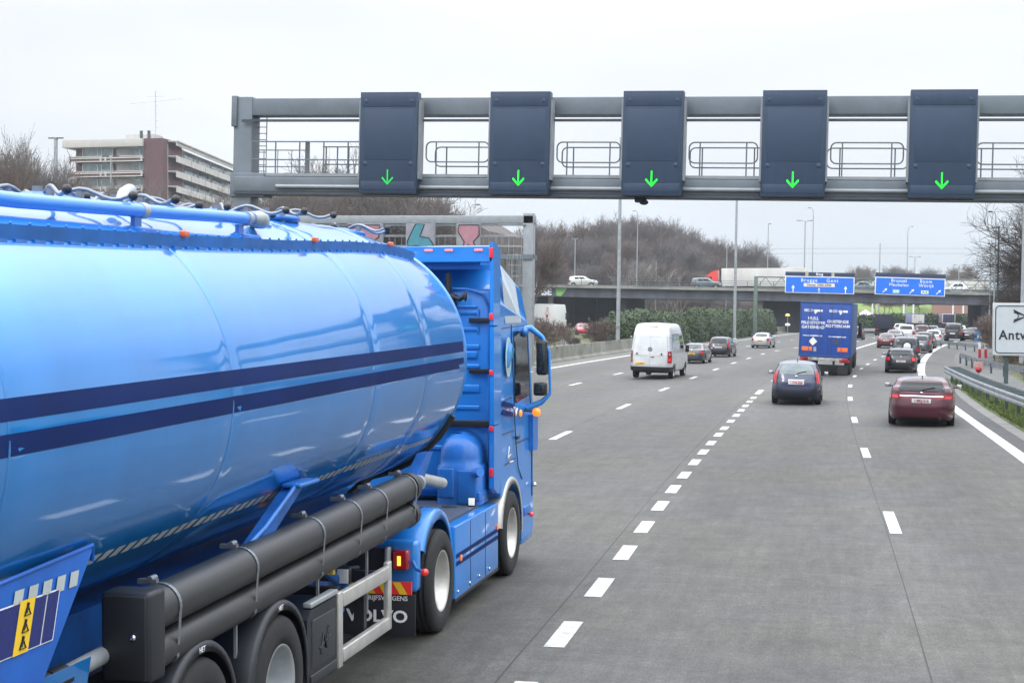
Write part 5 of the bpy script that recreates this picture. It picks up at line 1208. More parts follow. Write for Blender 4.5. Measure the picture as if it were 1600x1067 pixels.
b = tb(); b.add([(xs-.034-.0, 18.15, 3.02), (xs-.034, 19.1, 3.02), (xs-.08, 18.95, 3.50), (xs-.20, 18.65, 3.72), (xs-.10, 18.28, 3.55)], [(0, 1, 2, 3, 4)]); b.build('roof_panel', mat('pale_roof_panel', (.55, .62, .70), .2, coat=.8), cabo)
b = tb(); c0 = Vector((xs, 18.17, 2.62)); pts = [(xs, 18.17+.17*math.cos(R(15*k)), 2.62+.24*math.sin(R(15*k))) for k in range(24)]; b.add([(p[0]+.002, p[1], p[2]) for p in pts], [tuple(range(24))]); bd = b.build('round_emblem', mat('emblem_pale', (.45, .62, .66), .3, coat=.6), cabo)
b = tb(); b.tube([(xs+.008, 18.10, 2.50), (xs+.008, 18.14, 2.66), (xs+.008, 18.20, 2.76), (xs+.008, 18.27, 2.70), (xs+.008, 18.24, 2.56)], [.02, .05, .035, .05, .015], 6); b.build('emblem_shape', mat('emblem_blue', (.03, .20, .45), .4), bd)
for z in (2.02, 1.92):
    b = tb(); b.add([(xs+.002, 17.84, z+.04), (xs+.002, 18.45, z-.03), (xs+.002, 18.45, z+.025), (xs+.002, 17.84, z+.095)], [(0, 1, 2, 3)]); b.build('navy_stripe', M['stripe'], cabo)
b = tb(); b.tube([(xs+.004, 18.2, 1.55), (xs+.004, 18.1, 1.42), (xs+.004, 18.28, 1.45), (xs+.004, 18.22, 1.36), (xs+.004, 18.42, 1.36)], .009, 4); b.tube([(xs+.004, 18.5, 2.0), (xs+.004, 18.56, 1.9), (xs+.004, 18.66, 1.98)], .012, 4); b.build('script_lettering', M['letter'], cabo)
b = tb(); b.box(xs-.005, xs+.02, 18.62, 18.78, 1.60, 1.64, .006); b.build('door_handle', M['black'], cabo)
arc_sheet(18.33, .53, .655, -4.25, -3.825, -8, 170, 24, .03, 'arch_trim', M['alu'], .07)
b = tb(); b.box(-4.1, -3.85, 19.0, 19.7, .26, .60, .03); b.build('bumper_corner', M['cblue'], cabo)
b = tb(); b.prism([(19.45, 1.40), (19.45, 1.85), (19.52, 1.9), (19.78, 1.85), (19.78, 1.45), (19.7, 1.38)], -3.87, -3.79, 'x'); b.build('wind_deflector', M['cblue2'], cabo)
b = tb(); b.ell((-3.80, 19.6, .95), .03, .05, .03, 10, 6); b.build('side_repeater', M['chrome'], cabo)
# mirror arms
b = tb(); b.tube([(-3.92, 19.30, 2.93), (-3.80, 19.34, 2.95), (-3.66, 19.36, 2.84), (-3.57, 19.36, 2.66), (-3.555, 19.36, 2.2), (-3.56, 19.36, 2.12), (-3.66, 19.34, 2.02), (-3.85, 19.32, 1.94)], [.05, .045, .032, .02, .016, .022, .035, .05], 10)
mr_ = b.build('mirror_arm', M['cblue'], cabo)
b = tb(); b.box(-3.72, -3.585, 19.28, 19.46, 2.36, 2.80, .035); b.box(-3.76, -3.60, 19.28, 19.46, 2.10, 2.27, .035); b.build('mirror_housing', M['black'], mr_)
b = tb(); b.box(-3.715, -3.60, 19.268, 19.282, 2.39, 2.77, .004); b.box(-3.745, -3.615, 19.268, 19.282, 2.135, 2.255, .004); b.build('mirror_glass', mat('mirror_dark', (.02, .03, .04), .03, metal=.0, coat=.6, c2=(.01, .012, .015), scale=6), mr_)
b = tb(); b.ell((-3.86, 19.25, 2.90), .05, .10, .06, 10, 8); b.build('camera_pod', M['cblue2'], mr_)
# amber and red lamps standing off the side
b = tb(); b.ell((-3.70, 19.2, 1.90), .055, .045, .055, 12, 8); b.build('indicator_lamp', M['amber'], cabo)
b = tb(); b.ell((-3.83, 18.85, 1.91), .02, .045, .045, 12, 8); b.build('indicator_lamp', M['amber'], cabo)
b = tb(); b.tube([(-3.86, 19.2, 1.92), (-3.74, 19.2, 1.91)], .012, 6); b.tube([(-3.86, 19.35, .62), (-3.82, 19.35, .60)], .014, 6); b.build('lamp_stalk', M['black'], cabo)
redball(-3.79, 19.33, .60, .026, cabo)
b = tb(); b.box(-3.90, -3.83, 19.1, 19.5, .60, .72, .02); b.build('step_edge', M['cblue2'], cabo)
# ------------------------------------------------------------------ concrete barrier on the left
def ribbon_wall(name, tab, y0, y1, prof, m, label, cat, step=3.0, group=None):
    """prof: closed outline (dx, z) swept along the line"""
    b = MB(); n = int((y1-y0)/step)+1; rows = []
    for i in range(n+1):
        y = y0+(y1-y0)*i/n; x = interp(tab, y); rows.append([(x+d, y, z) for d, z in prof])
    b.grid(rows, smooth=False, wrap=True); b.add(rows[0], [tuple(range(len(prof)))]); b.add(rows[-1], [tuple(range(len(prof)))])
    return tag(b.build(name, m), label, cat, group)
M['barrier'] = mat('barrier_concrete', (.25, .245, .21), .9, c2=(.13, .13, .105), scale=.55, stretch=(1, 1, 1.6), bump=.4, bscale=10, det=9)
wb = ribbon_wall('concrete_barrier', WALL, -30, 300, [(-.32, 0), (.32, 0), (.30, .08), (.14, .22), (.09, .98), (-.09, .98), (-.14, .22), (-.30, .08)], M['barrier'], 'long weathered grey concrete barrier along the left edge of the motorway', 'barrier')
b = MB()
for y in range(-28, 300, 6):
    x = interp(WALL, y); b.box(x+.098, x+.118, y, y+.03, .24, .97)
b.build('barrier_joint', M['joint'], wb)
wz = MB(); wz.grid(strip(WALL, LN_W, -30, 300, .0015, 4, .3, -.25), smooth=False); tag(wz.build('left_hard_shoulder', mat('dusty_shoulder', (.15, .145, .13), .9, c2=(.10, .10, .09), scale=1.0)), kind='structure')
# low concrete ledge beyond the barrier
b = MB(); b.box(-42, -27, 152, 153, 0, .9, .05); tag(b.build('concrete_ledge', mat('pale_ledge', (.36, .38, .22), .85, c2=(.25, .27, .15), scale=.7)), 'pale yellowish concrete ledge behind the barrier left of the hedge', 'wall')
# ------------------------------------------------------------------ guard rails
def w_profile(s): return [(0, .0), (.035*s, .04), (.035*s, .10), (0, .155), (.035*s, .21), (.035*s, .27), (0, .31), (-.006*s, .31), (-.006*s, 0)]
def guard_rail(name, tab_pts, label, double=False, zt=.75, group='guard rails on the right verge', ends=True):
    root = empty(name, (0, 0, 0), 0, label, 'guard rail', group)
    pts = tab_pts
    def sweep(dx, s):
        b = MB(); rows = []
        for i, (x, y) in enumerate(pts):
            a = Vector(pts[max(0, i-1)]); c = Vector(pts[min(len(pts)-1, i+1)]); d = (c-a).normalized(); nrm = Vector((-d.y, d.x))
            rows.append([(x+nrm.x*(dx+q_[0]), y+nrm.y*(dx+q_[0]), zt-.31+q_[1]) for q_ in w_profile(s)])
        b.grid(rows, smooth=False, wrap=True); b.build('rail', M['railm'], root)
    sweep(.0 if not double else .30, 1)
    if double: sweep(-.30, -1)
    # posts and spacers
    L_ = 0; nxt = .3; k = 0
    for i in range(len(pts)-1):
        a, c = Vector(pts[i]), Vector(pts[i+1]); seg = (c-a).length; d = (c-a)/seg; nrm = Vector((-d.y, d.x))
        while nxt < L_+seg:
            p = a+d*(nxt-L_)
            if k % 3 == 0 or not double:
                b = MB(); b.box(p.x-.05, p.x+.05, p.y-.05, p.y+.05, -.05, zt-.12); b.build('post', M['railpost'], root)
            if double:
                b = MB(); q1 = p+nrm*.27; q2 = p-nrm*.27; w = d*.075
                b.add([(q1.x-w.x, q1.y-w.y, zt-.03), (q1.x+w.x, q1.y+w.y, zt-.03), (q2.x+w.x, q2.y+w.y, zt-.03), (q2.x-w.x, q2.y-w.y, zt-.03), (q1.x-w.x, q1.y-w.y, zt-.09), (q1.x+w.x, q1.y+w.y, zt-.09), (q2.x+w.x, q2.y+w.y, zt-.09), (q2.x-w.x, q2.y-w.y, zt-.09)],
                      [(0, 1, 2, 3), (4, 5, 6, 7), (0, 1, 5, 4), (1, 2, 6, 5), (2, 3, 7, 6), (3, 0, 4, 7)]); b.build('spacer', M['railpost'], root)
            k += 1; nxt += .85 if double else 4.0
        L_ += seg
    return root
M['railm'] = mat('rail_steel', (.24, .26, .28), .5, metal=.5, var=.25, scale=2)
M['railpost'] = mat('rail_post', (.06, .085, .09), .6, metal=.4, var=.2)
def curve(pts, it=3):
    for _ in range(it):
        o = [pts[0]]
        for i in range(len(pts)-1):
            a, b = pts[i], pts[i+1]; o += [(a[0]*.75+b[0]*.25, a[1]*.75+b[1]*.25), (a[0]*.25+b[0]*.75, a[1]*.25+b[1]*.75)]
        pts = o+[pts[-1]]
    return pts
guard_rail('guard_rail', curve([(4.98, 72.5), (5.0, 66), (5.05, 60), (5.2, 53), (5.45, 46), (5.8, 38), (6.4, 28)]), 'nearest double-sided steel guard rail with cross spacers on the grass verge', double=True)
guard_rail('guard_rail', curve([(7.35, 100), (7.45, 93), (7.3, 86), (7.75, 84), (7.85, 80), (8.6, 75), (9.5, 68)]), 'middle kinked guard rail curving towards the town name sign', zt=.66)
guard_rail('guard_rail', curve([(8.6, 150), (9.9, 138), (10.8, 128), (12.2, 120)]), 'farthest guard rail below the bridge pier', zt=.62)
# ------------------------------------------------------------------ right-hand signs
an = empty('place_sign', (8.05, 72, 0), 0, 'large white town name sign reading Antwerpen with a junction symbol', 'road sign'); an.rotation_euler[1] = R(.5)
b = MB(); b.box(-1.40, 1.75, -.05, .02, 1.22, 3.55, .02); b.build('border', M['alu'], an)
b = MB(); b.box(-1.36, 1.71, -.062, -.052, 1.26, 3.51); bo = b.build('face', mat('sign_pale', (.46, .50, .53), .5, var=.05), an)
def frame(b, x0, x1, z0, z1, r_, rad, y):
    pts = []
    for cx, cz, a0 in ((x1-r_, z1-r_, 90), (x1-r_, z0+r_, 0), (x0+r_, z0+r_, -90), (x0+r_, z1-r_, -180)):
        for k in range(5): a = R(a0-22.5*k); pts.append((cx+r_*math.cos(a), y, cz+r_*math.sin(a)))
    b.tube(pts, rad, 5, closed=True)
b = MB(); frame(b, -1.27, 1.62, 1.35, 3.42, .16, .022, -.062); b.build('black_border', M['ink'], bo)
text('Antwerpen', .58, M['ink'], an, (-1.12, -.07, 2.13), align='LEFT', depth=.004, bold=.012, sx=.92, sp=1.12)
b = MB()
for sgn in (1, -1):
    for o_ in (0, .10): b.tube([(-.52+o_*.2, -.07, 2.98+sgn*(.27-o_)), (.02+o_, -.07, 2.98-sgn*.01), (.35, -.07, 2.98-sgn*.24)], .028, 4)
b.tube([(-.50, -.07, 3.22), (-.36, -.07, 3.1), (-.30, -.07, 2.98), (-.36, -.07, 2.86), (-.50, -.07, 2.74)], .02, 4); b.build('junction_symbol', M['ink'], an)
for x in (-.78, 1.0):
    b = MB(); b.box(x-.09, x+.09, .03, .17, 0, 3.3); b.build('post', M['railpost'], an)
# blue breakdown truck sign on striped posts
p0 = G(1536, 551); p0 = Vector((9.75, 112, 0))
ts = empty('tow_sign', p0, 0, 'small blue pictogram sign of a tow truck above red and white posts', 'road sign')
b = MB(); b.box(-.55, .55, -.03, .03, 1.15, 1.85, .02); b.build('face', mat('bright_blue_sign', (.015, .24, .58), .4), ts)
b = MB(); b.box(-.40, .38, -.045, -.032, 1.38, 1.45); b.prism([(-.4, 1.45), (-.4, 1.56), (-.25, 1.66), (-.12, 1.6), (-.1, 1.45)], -.045, -.032); b.prism([(-.08, 1.45), (.05, 1.62), (.36, 1.62), (.38, 1.45)], -.045, -.032)
for x in (-.25, .22): b.lathe([(.001, -.046), (.07, -.046), (.07, -.032)], (x, 0, 1.38), 'y', 12)
b.build('tow_truck_symbol', M['letter'], ts)
for x in (-.20, .20):
    b = MB(); b.box(x-.09, x+.09, -.02, .05, 0, 1.14); po = b.build('post', M['white'], ts)
    b = MB(); b.box(x-.095, x+.095, -.03, -.021, 0, .62); b.build('red_band', rr, po)
p0 = Vector((10.75, 115, 0)); bs_ = empty('small_blue_sign', p0, 0, 'narrow blue sign with white lettering half behind the town name sign', 'road sign')
b = MB(); b.box(-.68, .9, -.03, .03, 1.85, 2.30, .02); b.build('face', M['signblue'], bs_); b = MB(); b.box(-.55, .9, -.04, -.031, 1.98, 2.16); b.build('lettering_bar', M['letter'], bs_)
b = MB(); b.box(-.05, .05, .04, .1, 0, 2.7); b.build('post', M['galv'], bs_)
p0 = Vector((6.35, 75, 0)); rs = empty('red_marker_sign', p0, 0, 'little red round marker plate on a thin post by the double guard rail', 'road sign')
b = MB(); b.box(-.20, .20, -.02, .02, .52, .86, .01); b.build('back_plate', mat('pinkish_plate', (.42, .24, .22), .6, var=.25, scale=9), rs)
b = MB(); b.lathe([(.001, -.035), (.14, -.035), (.14, -.02)], (0, 0, .50), 'y', 20); b.build('red_disc', rr, rs)
b = MB(); b.lathe([(.001, -.045), (.07, -.045), (.07, -.036)], (0, 0, .50), 'y', 16); b.build('disc_centre', mat('dark_red_mark', (.16, .02, .02), .5), rs)
b = MB(); b.box(-.02, .02, .02, .06, 0, .55); b.build('post', M['galv'], rs)
# ------------------------------------------------------------------ lamp poles
GP = 'street lamps along and beyond the motorway'
def lamp(label, px, ptop, Y, zb, kind, r=.10, lean=.9, arm=.6, m='galv', hlen=.4):
    a = ray(px, 488); x = a.x/a.y*Y; top = P(px, ptop, Y); x0 = x; h = top.z-zb
    rt = empty('street_lamp', (x-math.tan(R(lean))*(CAM_H-zb), Y, zb), 0, label, 'street lamp', GP); rt.rotation_euler[1] = R(lean)
    b = MB()
    if kind == 'curve': b.tube([(0, 0, 0), (0, 0, h*.7), (0, 0, h*.93), (-arm*.12, 0, h*.98), (-arm*.45, 0, h), (-arm, 0, h)], [r, r*.7, r*.6, r*.5, r*.5, r*.4], 8)
    else: b.tube([(0, 0, 0), (0, 0, h)], [r, r*.6], 8)
    if kind == 'T': b.tube([(-arm, 0, h+.15), (0, 0, h), (arm, 0, h+.15)], r*.5, 6)
    if kind == 'L': b.tube([(0, 0, h), (-arm, 0, h+.05)], r*.5, 6)
    b.lathe([(r*1.7, 0), (r*1.7, .15), (r*1.1, .2)], (0, 0, 0), 'z', 10)
    b.build('pole', M[m], rt)
    if kind != 'plain':
        for sd in ((-1, 1) if kind == 'T' else (-1,)):
            b = MB(); b.box(min(sd*arm, sd*(arm+hlen)), max(sd*arm, sd*(arm+hlen)), -.15, .15, h-.06 if kind != 'T' else h+.08, h+.06 if kind != 'T' else h+.20, .04); b.build('lamp_head', M['railpost'], rt)
    return rt
lamp('thick tall pale pole on the median rising behind the middle lane signal', 966, 215, 122, 0, 'plain', .17)
lamp('tall pale pole right of the first one, rising behind the gantry beam above the hedge', 1148, 292, 180, 0, 'plain', .19)
lamp('pole with a long two-armed head above the left blue sign', 1255.5, 346, 300, 0, 'T', .16, arm=.8, hlen=.75)
lamp('tallest slim pole with a curved arm just right of the two-armed lamp', 1268, 325, 260, 0, 'curve', .11, arm=.6, hlen=.3)
lamp('lamp above the far end of the wooded hill', 1198, 350, 300, 2, 'L', .12, arm=-.1, hlen=-.4)
lamp('curved-arm lamp between the two blue signs', 1416, 354, 300, 0, 'curve', .11, arm=-.6, hlen=-.35)
lamp('bare thin mast between the blue signs, without a lamp head', 1373, 380, 290, 0, 'plain', .14)
lamp('small two-armed lamp above the right blue sign', 1428, 402, 420, 4, 'T', .16, arm=.9, hlen=.6)
lamp('small two-armed lamp right of the right blue sign', 1497, 415, 420, 4, 'T', .15, arm=.8, hlen=.6)
lamp('small one-armed lamp at the right end of the bridge', 1533, 419, 300, 4, 'L', .12, arm=.1, hlen=.4)
lamp('thin tall lamp with a curved head at the roadside beside the bare tree', 1553, 331, 128, 0, 'curve', .08, arm=.3, hlen=.3)
lamp('lamp with a flat head right of the thin tall one', 1558, 356, 135, 0, 'L', .11, arm=.0, hlen=.6, m='railpost')
lamp('shorter lamp with a double head behind the thin tall one', 1546, 383, 190, 0, 'T', .10, arm=.1, hlen=.3)
lamp('thick pole cut off by the right edge of the picture above the town name sign', 1598, 180, 90, 0, 'T', .15)
lamp('lamp pole standing among the bare trees left of the white car on the bridge', 897, 374, 290, 0, 'T', .15, arm=.6)
lamp('slim lamp pole among the birches behind the bridge', 994, 330, 285, 0, 'curve', .13, arm=.5)
lamp('short lamp pole above the bridge railing', 1024, 409, 290, 0, 'L', .12, arm=-.1, hlen=-.5)
lamp('lamp pole in the trees just right of the birches', 1134, 388, 300, 0, 'T', .13, arm=.4)
lamp('curved street lamp above the graffitied boards', 732, 320, 190, 0, 'curve', .09, arm=-.7, hlen=-.6)
lamp('floodlight pole left of the apartment building', 85, 218, 160, 0, 'T', .35, arm=.1, hlen=.8)
lamp('thin pole in front of the apartment building', 171, 246, 200, 0, 'T', .14, arm=.3, hlen=.9)
for i, px in enumerate((1363, 1412, 1427, 1505, 1489)):
    lamp(['thin pole seen under the bridge left of the dark box lorry', 'white pole seen under the bridge left of the cream lorry', 'pole seen under the bridge above the cream lorry', 'right one of the two white poles under the bridge beside the pier', 'left one of the two white poles under the bridge beside the pier'][i], px, 440, 380, 0, 'plain', .22, m='white')
# signal lamp on a short post at the hedge end
s_ = empty('warning_light', (-7.4, 236, 0), 0, 'amber warning light on a short post at the right end of the hedge', 'warning light')
b = MB(); b.tube([(0, 0, 0), (0, 0, 2.6)], .05, 6); b.build('post', M['galv'], s_)
b = MB(); b.lathe([(.33, 0), (.33, .12), (.25, .3), (.001, .34)], (0, 0, 2.6), 'z', 14); b.build('lamp', mat('dim_amber', (1, .55, .12), .3, emit=.8), s_)
b = MB(); b.ell((0, 0, 1.3), .4, .1, .25, 10, 6); b.build('plate', M['white'], s_)
# second distant bridge and wall
b = MB(); b.box(-30, 90, 0, 9, 5.6, 7.0); b2 = b.build('deck', M['girder']); fb = empty('far_bridge', (10, 400, 0), 0, 'second low bridge seen in the distance under the first', 'bridge'); b2.parent = fb
b = MB(); b.box(-30, 90, -.15, -.1, 7.5, 7.6); b.box(-30, 90, -.15, -.1, 8.0, 8.1)
for i in range(40): b.box(-30+3*i, -29.9+3*i, -.15, -.05, 7, 8.1)
b.build('railing', M['alu'], fb)
for x in (-28, 22, 60):
    b = MB(); b.box(x, x+1.5, 1, 8, 0, 5.6); b.build('pier', M['concrete'], fb)
b = MB(); b.box(22, 40, 388, 390, 0, 5.0); tag(b.build('retaining_wall', mat('reddish_wall', (.30, .17, .13), .85, var=.15)), 'reddish retaining wall beneath the distant bridge by the dark pier', 'wall')
b = MB(); b.box(-1, 0, 0, .4, 0, 0); 
# tents
for i, (x, w) in enumerate(((2.5, 6.5), (9.5, 4.5))):
    r_ = empty('white_tent', (x-4, 330, 0), 0, ['larger', 'smaller'][i]+' pale pointed tent roof beyond the bridge left of the dark box lorry', 'tent'); b = MB()
    b.add([(-w/2, 0, 2.2), (w/2, 0, 2.2), (w/2, 5, 2.2), (-w/2, 5, 2.2), (0, 2.5, 3.7)], [(0, 1, 4), (1, 2, 4), (2, 3, 4), (3, 0, 4)]); b.build('canopy', M['white'], r_)
    b = MB(); b.box(-w/2+.1, w/2-.1, .1, 4.9, 0, 2.2); b.build('side_wall', M['concrete'], r_)
# ------------------------------------------------------------------ hedge on the median
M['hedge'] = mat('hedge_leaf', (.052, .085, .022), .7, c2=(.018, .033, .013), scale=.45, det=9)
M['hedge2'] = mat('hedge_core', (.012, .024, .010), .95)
def leaf_cloud(b, n, fn, s0, s1):
    for _ in range(n):
        p, nn = fn(); s = random.uniform(s0, s1)
        u = Vector((random.gauss(0, 1), random.gauss(0, 1), random.gauss(0, 1))).normalized(); v = u.cross(nn+Vector((.1, .2, .3))*random.random())
        if v.length < .01: continue
        v.normalize(); b.add([p-u*s, p+v*s*.5, p+u*s, p-v*s*.5], [(0, 1, 2, 3)])
HX = [(100, -20.4), (118, -19.6), (140, -17.6), (165, -15.4), (190, -13.2), (215, -11.4), (236, -9.9)]
def hedge(label, y0, y1, h0, seed):
    rt = empty('hedge', (interp(HX, y0), y0, 0), 0, label, 'hedge', 'hedge sections on the median'); random.seed(seed)
    ox, oy = interp(HX, y0), y0
    core = MB(); rows = []
    n = int((y1-y0)/1.5)
    def prof(y):
        e_ = min(1, (y-y0+.3)/2.5, (y1-y+.3)/2.5)**.5; return (h0+.45*noise.noise(Vector((y*.16, seed, 0)))+.2*noise.noise(Vector((y*.7, seed, 3))))*(.55+.45*e_), (1.6+.3*noise.noise(Vector((y*.3, 5, seed))))*(.5+.5*e_)
    for i in range(n+1):
        y = y0+(y1-y0)*i/n; h, w = prof(y); x = interp(HX, y)-ox; h -= .25; w -= .2
        rows.append([(x+w*math.cos(a)*(1 if abs(math.cos(a)) > .5 else .95), y-oy, max(0, h*min(1, math.sin(a)*1.15))) for a in [math.pi*k/10 for k in range(11)]])
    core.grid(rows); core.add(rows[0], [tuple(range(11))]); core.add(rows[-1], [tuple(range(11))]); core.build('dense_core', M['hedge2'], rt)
    lf = MB(); Ln = y1-y0
    def fn():
        y = random.uniform(y0, y1); h, w = prof(y); x = interp(HX, y)-ox; a = math.pi*random.random(); nn = Vector((math.cos(a), -.3, math.sin(a))); k = random.uniform(.86, 1.06)+.08*noise.noise(Vector((y*1.1, a*3, seed)))
        return Vector((x+w*math.cos(a)*k, y-oy, max(.1, h*min(1, math.sin(a)*1.15)*k))), nn
    leaf_cloud(lf, int(Ln*330), fn, .09, .20)
    def fe():
        y = y0-.1+random.random()*.4; h, w = prof(y0+.5); x = interp(HX, y)-ox; return Vector((x+w*random.uniform(-1, 1), y-oy, h*random.random())), Vector((0, -1, .2))
    leaf_cloud(lf, 900, fe, .09, .20)
    lf.build('foliage', M['hedge'], rt, fixn=False)
hedge('nearest section of the green median hedge, beginning behind the barrier left of the white van', 130, 158, 3.05, 3)
hedge('middle section of the green median hedge above the grey saloon', 161, 200, 3.25, 9)
hedge('far darker section of the green median hedge ending at the bridge pier', 203, 232, 3.25, 14)
# ------------------------------------------------------------------ bare trees
M['bark'] = mat('grey_bark', (.20, .18, .17), .9, c2=(.12, .105, .10), scale=4)
M['bark_b'] = mat('brown_bark', (.18, .135, .112), .9, c2=(.10, .076, .066), scale=4)
M['bark_w'] = mat('birch_bark', (.30, .28, .25), .8, c2=(.12, .10, .09), scale=3)
M['bark_d'] = mat('dark_bark', (.05, .040, .034), .9, var=.2, scale=4)
def bare_tree(seed, h, spread=.38, tr=.22, lev=4, twig=.018, dens=1.0, up=.25, nk=(5, 6, 6, 4), ltw=.9):
    rnd = random.Random(seed); T = MB(); Cw = MB()
    def seg(b, p, d, L_, r0, r1, n, sides, wob):
        pts = [p]; rs = [r0]; dd = d.normalized()
        for i in range(n):
            dd = (dd+Vector((rnd.gauss(0, wob), rnd.gauss(0, wob), rnd.gauss(0, wob*.6)+up*.10))).normalized(); pts.append(pts[-1]+dd*L_/n); rs.append(r0+(r1-r0)*(i+1)/n)
        b.tube(pts, rs, sides, caps=False); return pts, rs, dd
    def grow(p, d, L_, r, l):
        b = T if l == 0 else Cw
        n = 5 if l == 0 else 3 if l < 3 else 2
        r1 = r*.45 if l < lev else r*.5
        pts, rs, dd = seg(b, p, d, L_, r, max(r1, twig*.5), n, 7 if l == 0 else 4 if l < 2 else 3, .10+.05*l)
        if l >= lev: return
        k = int(nk[min(l, len(nk)-1)]*dens+rnd.random())
        for j in range(k):
            t = rnd.uniform(.35 if l else .28, 1.0); i = min(len(pts)-2, int(t*(len(pts)-1))); f = t*(len(pts)-1)-i; q = pts[i].lerp(pts[i+1], f)
            ax = (pts[i+1]-pts[i]).normalized(); a = rnd.uniform(0, 6.283); u = ax.cross(Vector((.3, .2, 1))); u.normalize(); v = ax.cross(u)
            sp = rnd.uniform(.5, 1.15)*spread*2.2; nd = (ax+(u*math.cos(a)+v*math.sin(a))*sp+Vector((0, 0, up))).normalized()
            grow(q, nd, L_*rnd.uniform(.50, .72)*(1.15-.35*t), max(twig*.6, rs[i]*.55), l+1)
        if l < lev: grow(pts[-1], dd, L_*(.42 if l == 0 else .6), max(twig*.6, rs[-1]), l+1)
    grow(Vector((0, 0, -.2)), Vector((rnd.gauss(0, .03), rnd.gauss(0, .03), 1)), h*.50, tr, 0)
    return T, Cw
def proto(name, label, cat, group, seed, h, m, loc, **k):
    T, Cw = bare_tree(seed, h, **k); rt = empty(name, loc, random.uniform(0, 6), label, cat, group)
    T.build('trunk', m, rt, fixn=False); Cw.build('crown', m, rt, fixn=False); return rt
random.seed(11)
protos = [proto('bare_tree', None, 'tree', None, 20+i, 13, [M['bark'], M['bark_b'], M['bark_b'], M['bark'], M['bark_b']][i], (0, -200, 0), lev=4, twig=.021, tr=.17, spread=[.38, .42, .34, .45, .38][i], up=[.30, .25, .36, .28, .32][i], nk=(12, 7, 6, 5)) for i in range(5)]
birch = proto('birch_tree', None, 'tree', None, 77, 12, M['bark_w'], (0, -200, 0), lev=3, twig=.05, tr=.15, spread=.22, up=.5, nk=(6, 4, 3))
brownp = [proto('brown_shrub', None, 'shrub', None, 90+i, 4.5, M['bark_b'], (0, -200, 0), lev=4, twig=.022, tr=.05, spread=.55, up=.2, nk=(8, 6, 5, 4)) for i in range(2)]
tree_count = {}
ORD = 'first second third fourth fifth sixth seventh eighth ninth tenth eleventh twelfth thirteenth fourteenth fifteenth sixteenth seventeenth eighteenth nineteenth twentieth twenty-first twenty-second'.split()
def place(pr, px, Y, h, label, group, base=13.0, cat='tree', z=0.0, sc=None):
    c = copy_tree(pr); r = ray(px, 488); s = h/base; c.location = (r.x/r.y*Y, Y, z); c.rotation_euler = (0, 0, random.uniform(0, 6.28)); c.scale = (s*(sc or 1), s*(sc or 1), s)
    c['label'] = label; c['category'] = cat
    if group: c['group'] = group
    return c
def hill_top(px): return interp([(820, 338), (850, 322), (880, 328), (920, 330), (960, 320), (1000, 318), (1040, 322), (1070, 340), (1100, 352), (1140, 364), (1180, 378), (1205, 384), (1218, 393), (1226, 405), (1232, 425)], px)
# wooded rise behind the bridge
hl = MB(); rows = []
for i in range(40):
    Y = 300+i*4.5; row = []
    for k in range(30):
        px = 640+22*k; r = ray(px, 488); x = r.x/r.y*Y; t = min(1, i/26); env = max(0, min(1, (1225-px)/150))*min(1, max(0, (px-640)/40+.4))
        row.append((x, Y, -.05+env*(11*t*t*(3-2*t)+.8*noise.noise(Vector((x*.08, Y*.08, 0))))))
    rows.append(row)
hl.grid(rows); tag(hl.build('wooded_slope', mat('leaf_litter', (.075, .055, .038), .95, c2=(.04, .05, .028), scale=.25, det=10)), kind='structure')
def hz_(px, Y):
    t = min(1, (Y-300)/4.5/26); env = max(0, min(1, (1225-px)/150))*min(1, max(0, (px-640)/40+.4)); return env*11*t*t*(3-2*t)
WOOD = 'leafless trees of the wood behind the bridge'
def wlab(px, r_):
    where = 'left of the white car on the bridge' if px < 885 else 'above the white car on the bridge' if px < 950 else 'by the tall median lamp pole' if px < 1010 else 'between the lamp pole and the grey-green car' if px < 1080 else 'above the red lorry cab' if px < 1140 else 'above the long white trailer' if px < 1190 else 'at the right end of the wood'
    return 'leafless '+('low front-row' if r_ == 0 else 'middle-row' if r_ in (1, 2) else 'skyline')+' tree '+where
random.seed(5)
for row_, (Y, st_, k_) in enumerate(((305, 17, .42), (330, 15, .60), (360, 13, .80), (392, 12, 1.0))):
    px = 826+row_*5
    while px < 1232:
        top = hill_top(px)+random.uniform(-2, 4); zt = 3.15+(488-top)/2440*Y/math.cos(math.atan((800-px)/2440)+YAW)*1.0
        zb = hz_(px, Y); h = max(3.5, (zt-zb)*(k_ if row_ < 3 else 1)*random.uniform(.88, 1.03))
        place(random.choice(protos), px, Y+random.uniform(-8, 8), h, wlab(px, row_), WOOD, 13.0, z=zb, sc=min(1.9, max(1.0, 12/max(h, 5))))
        px += st_*random.uniform(.75, 1.25)
for i, (px, top) in enumerate(((975, 385), (985, 372), (1003, 392), (1010, 380), (1045, 395), (1060, 400), (1085, 470), (1205, 480))):
    zt = 3.15+(488-top)/2440*292
    place(birch, px, 288+i, max(6, zt), 'pale-stemmed birch standing behind the bridge railing', 'pale birches behind the bridge', 12.5)
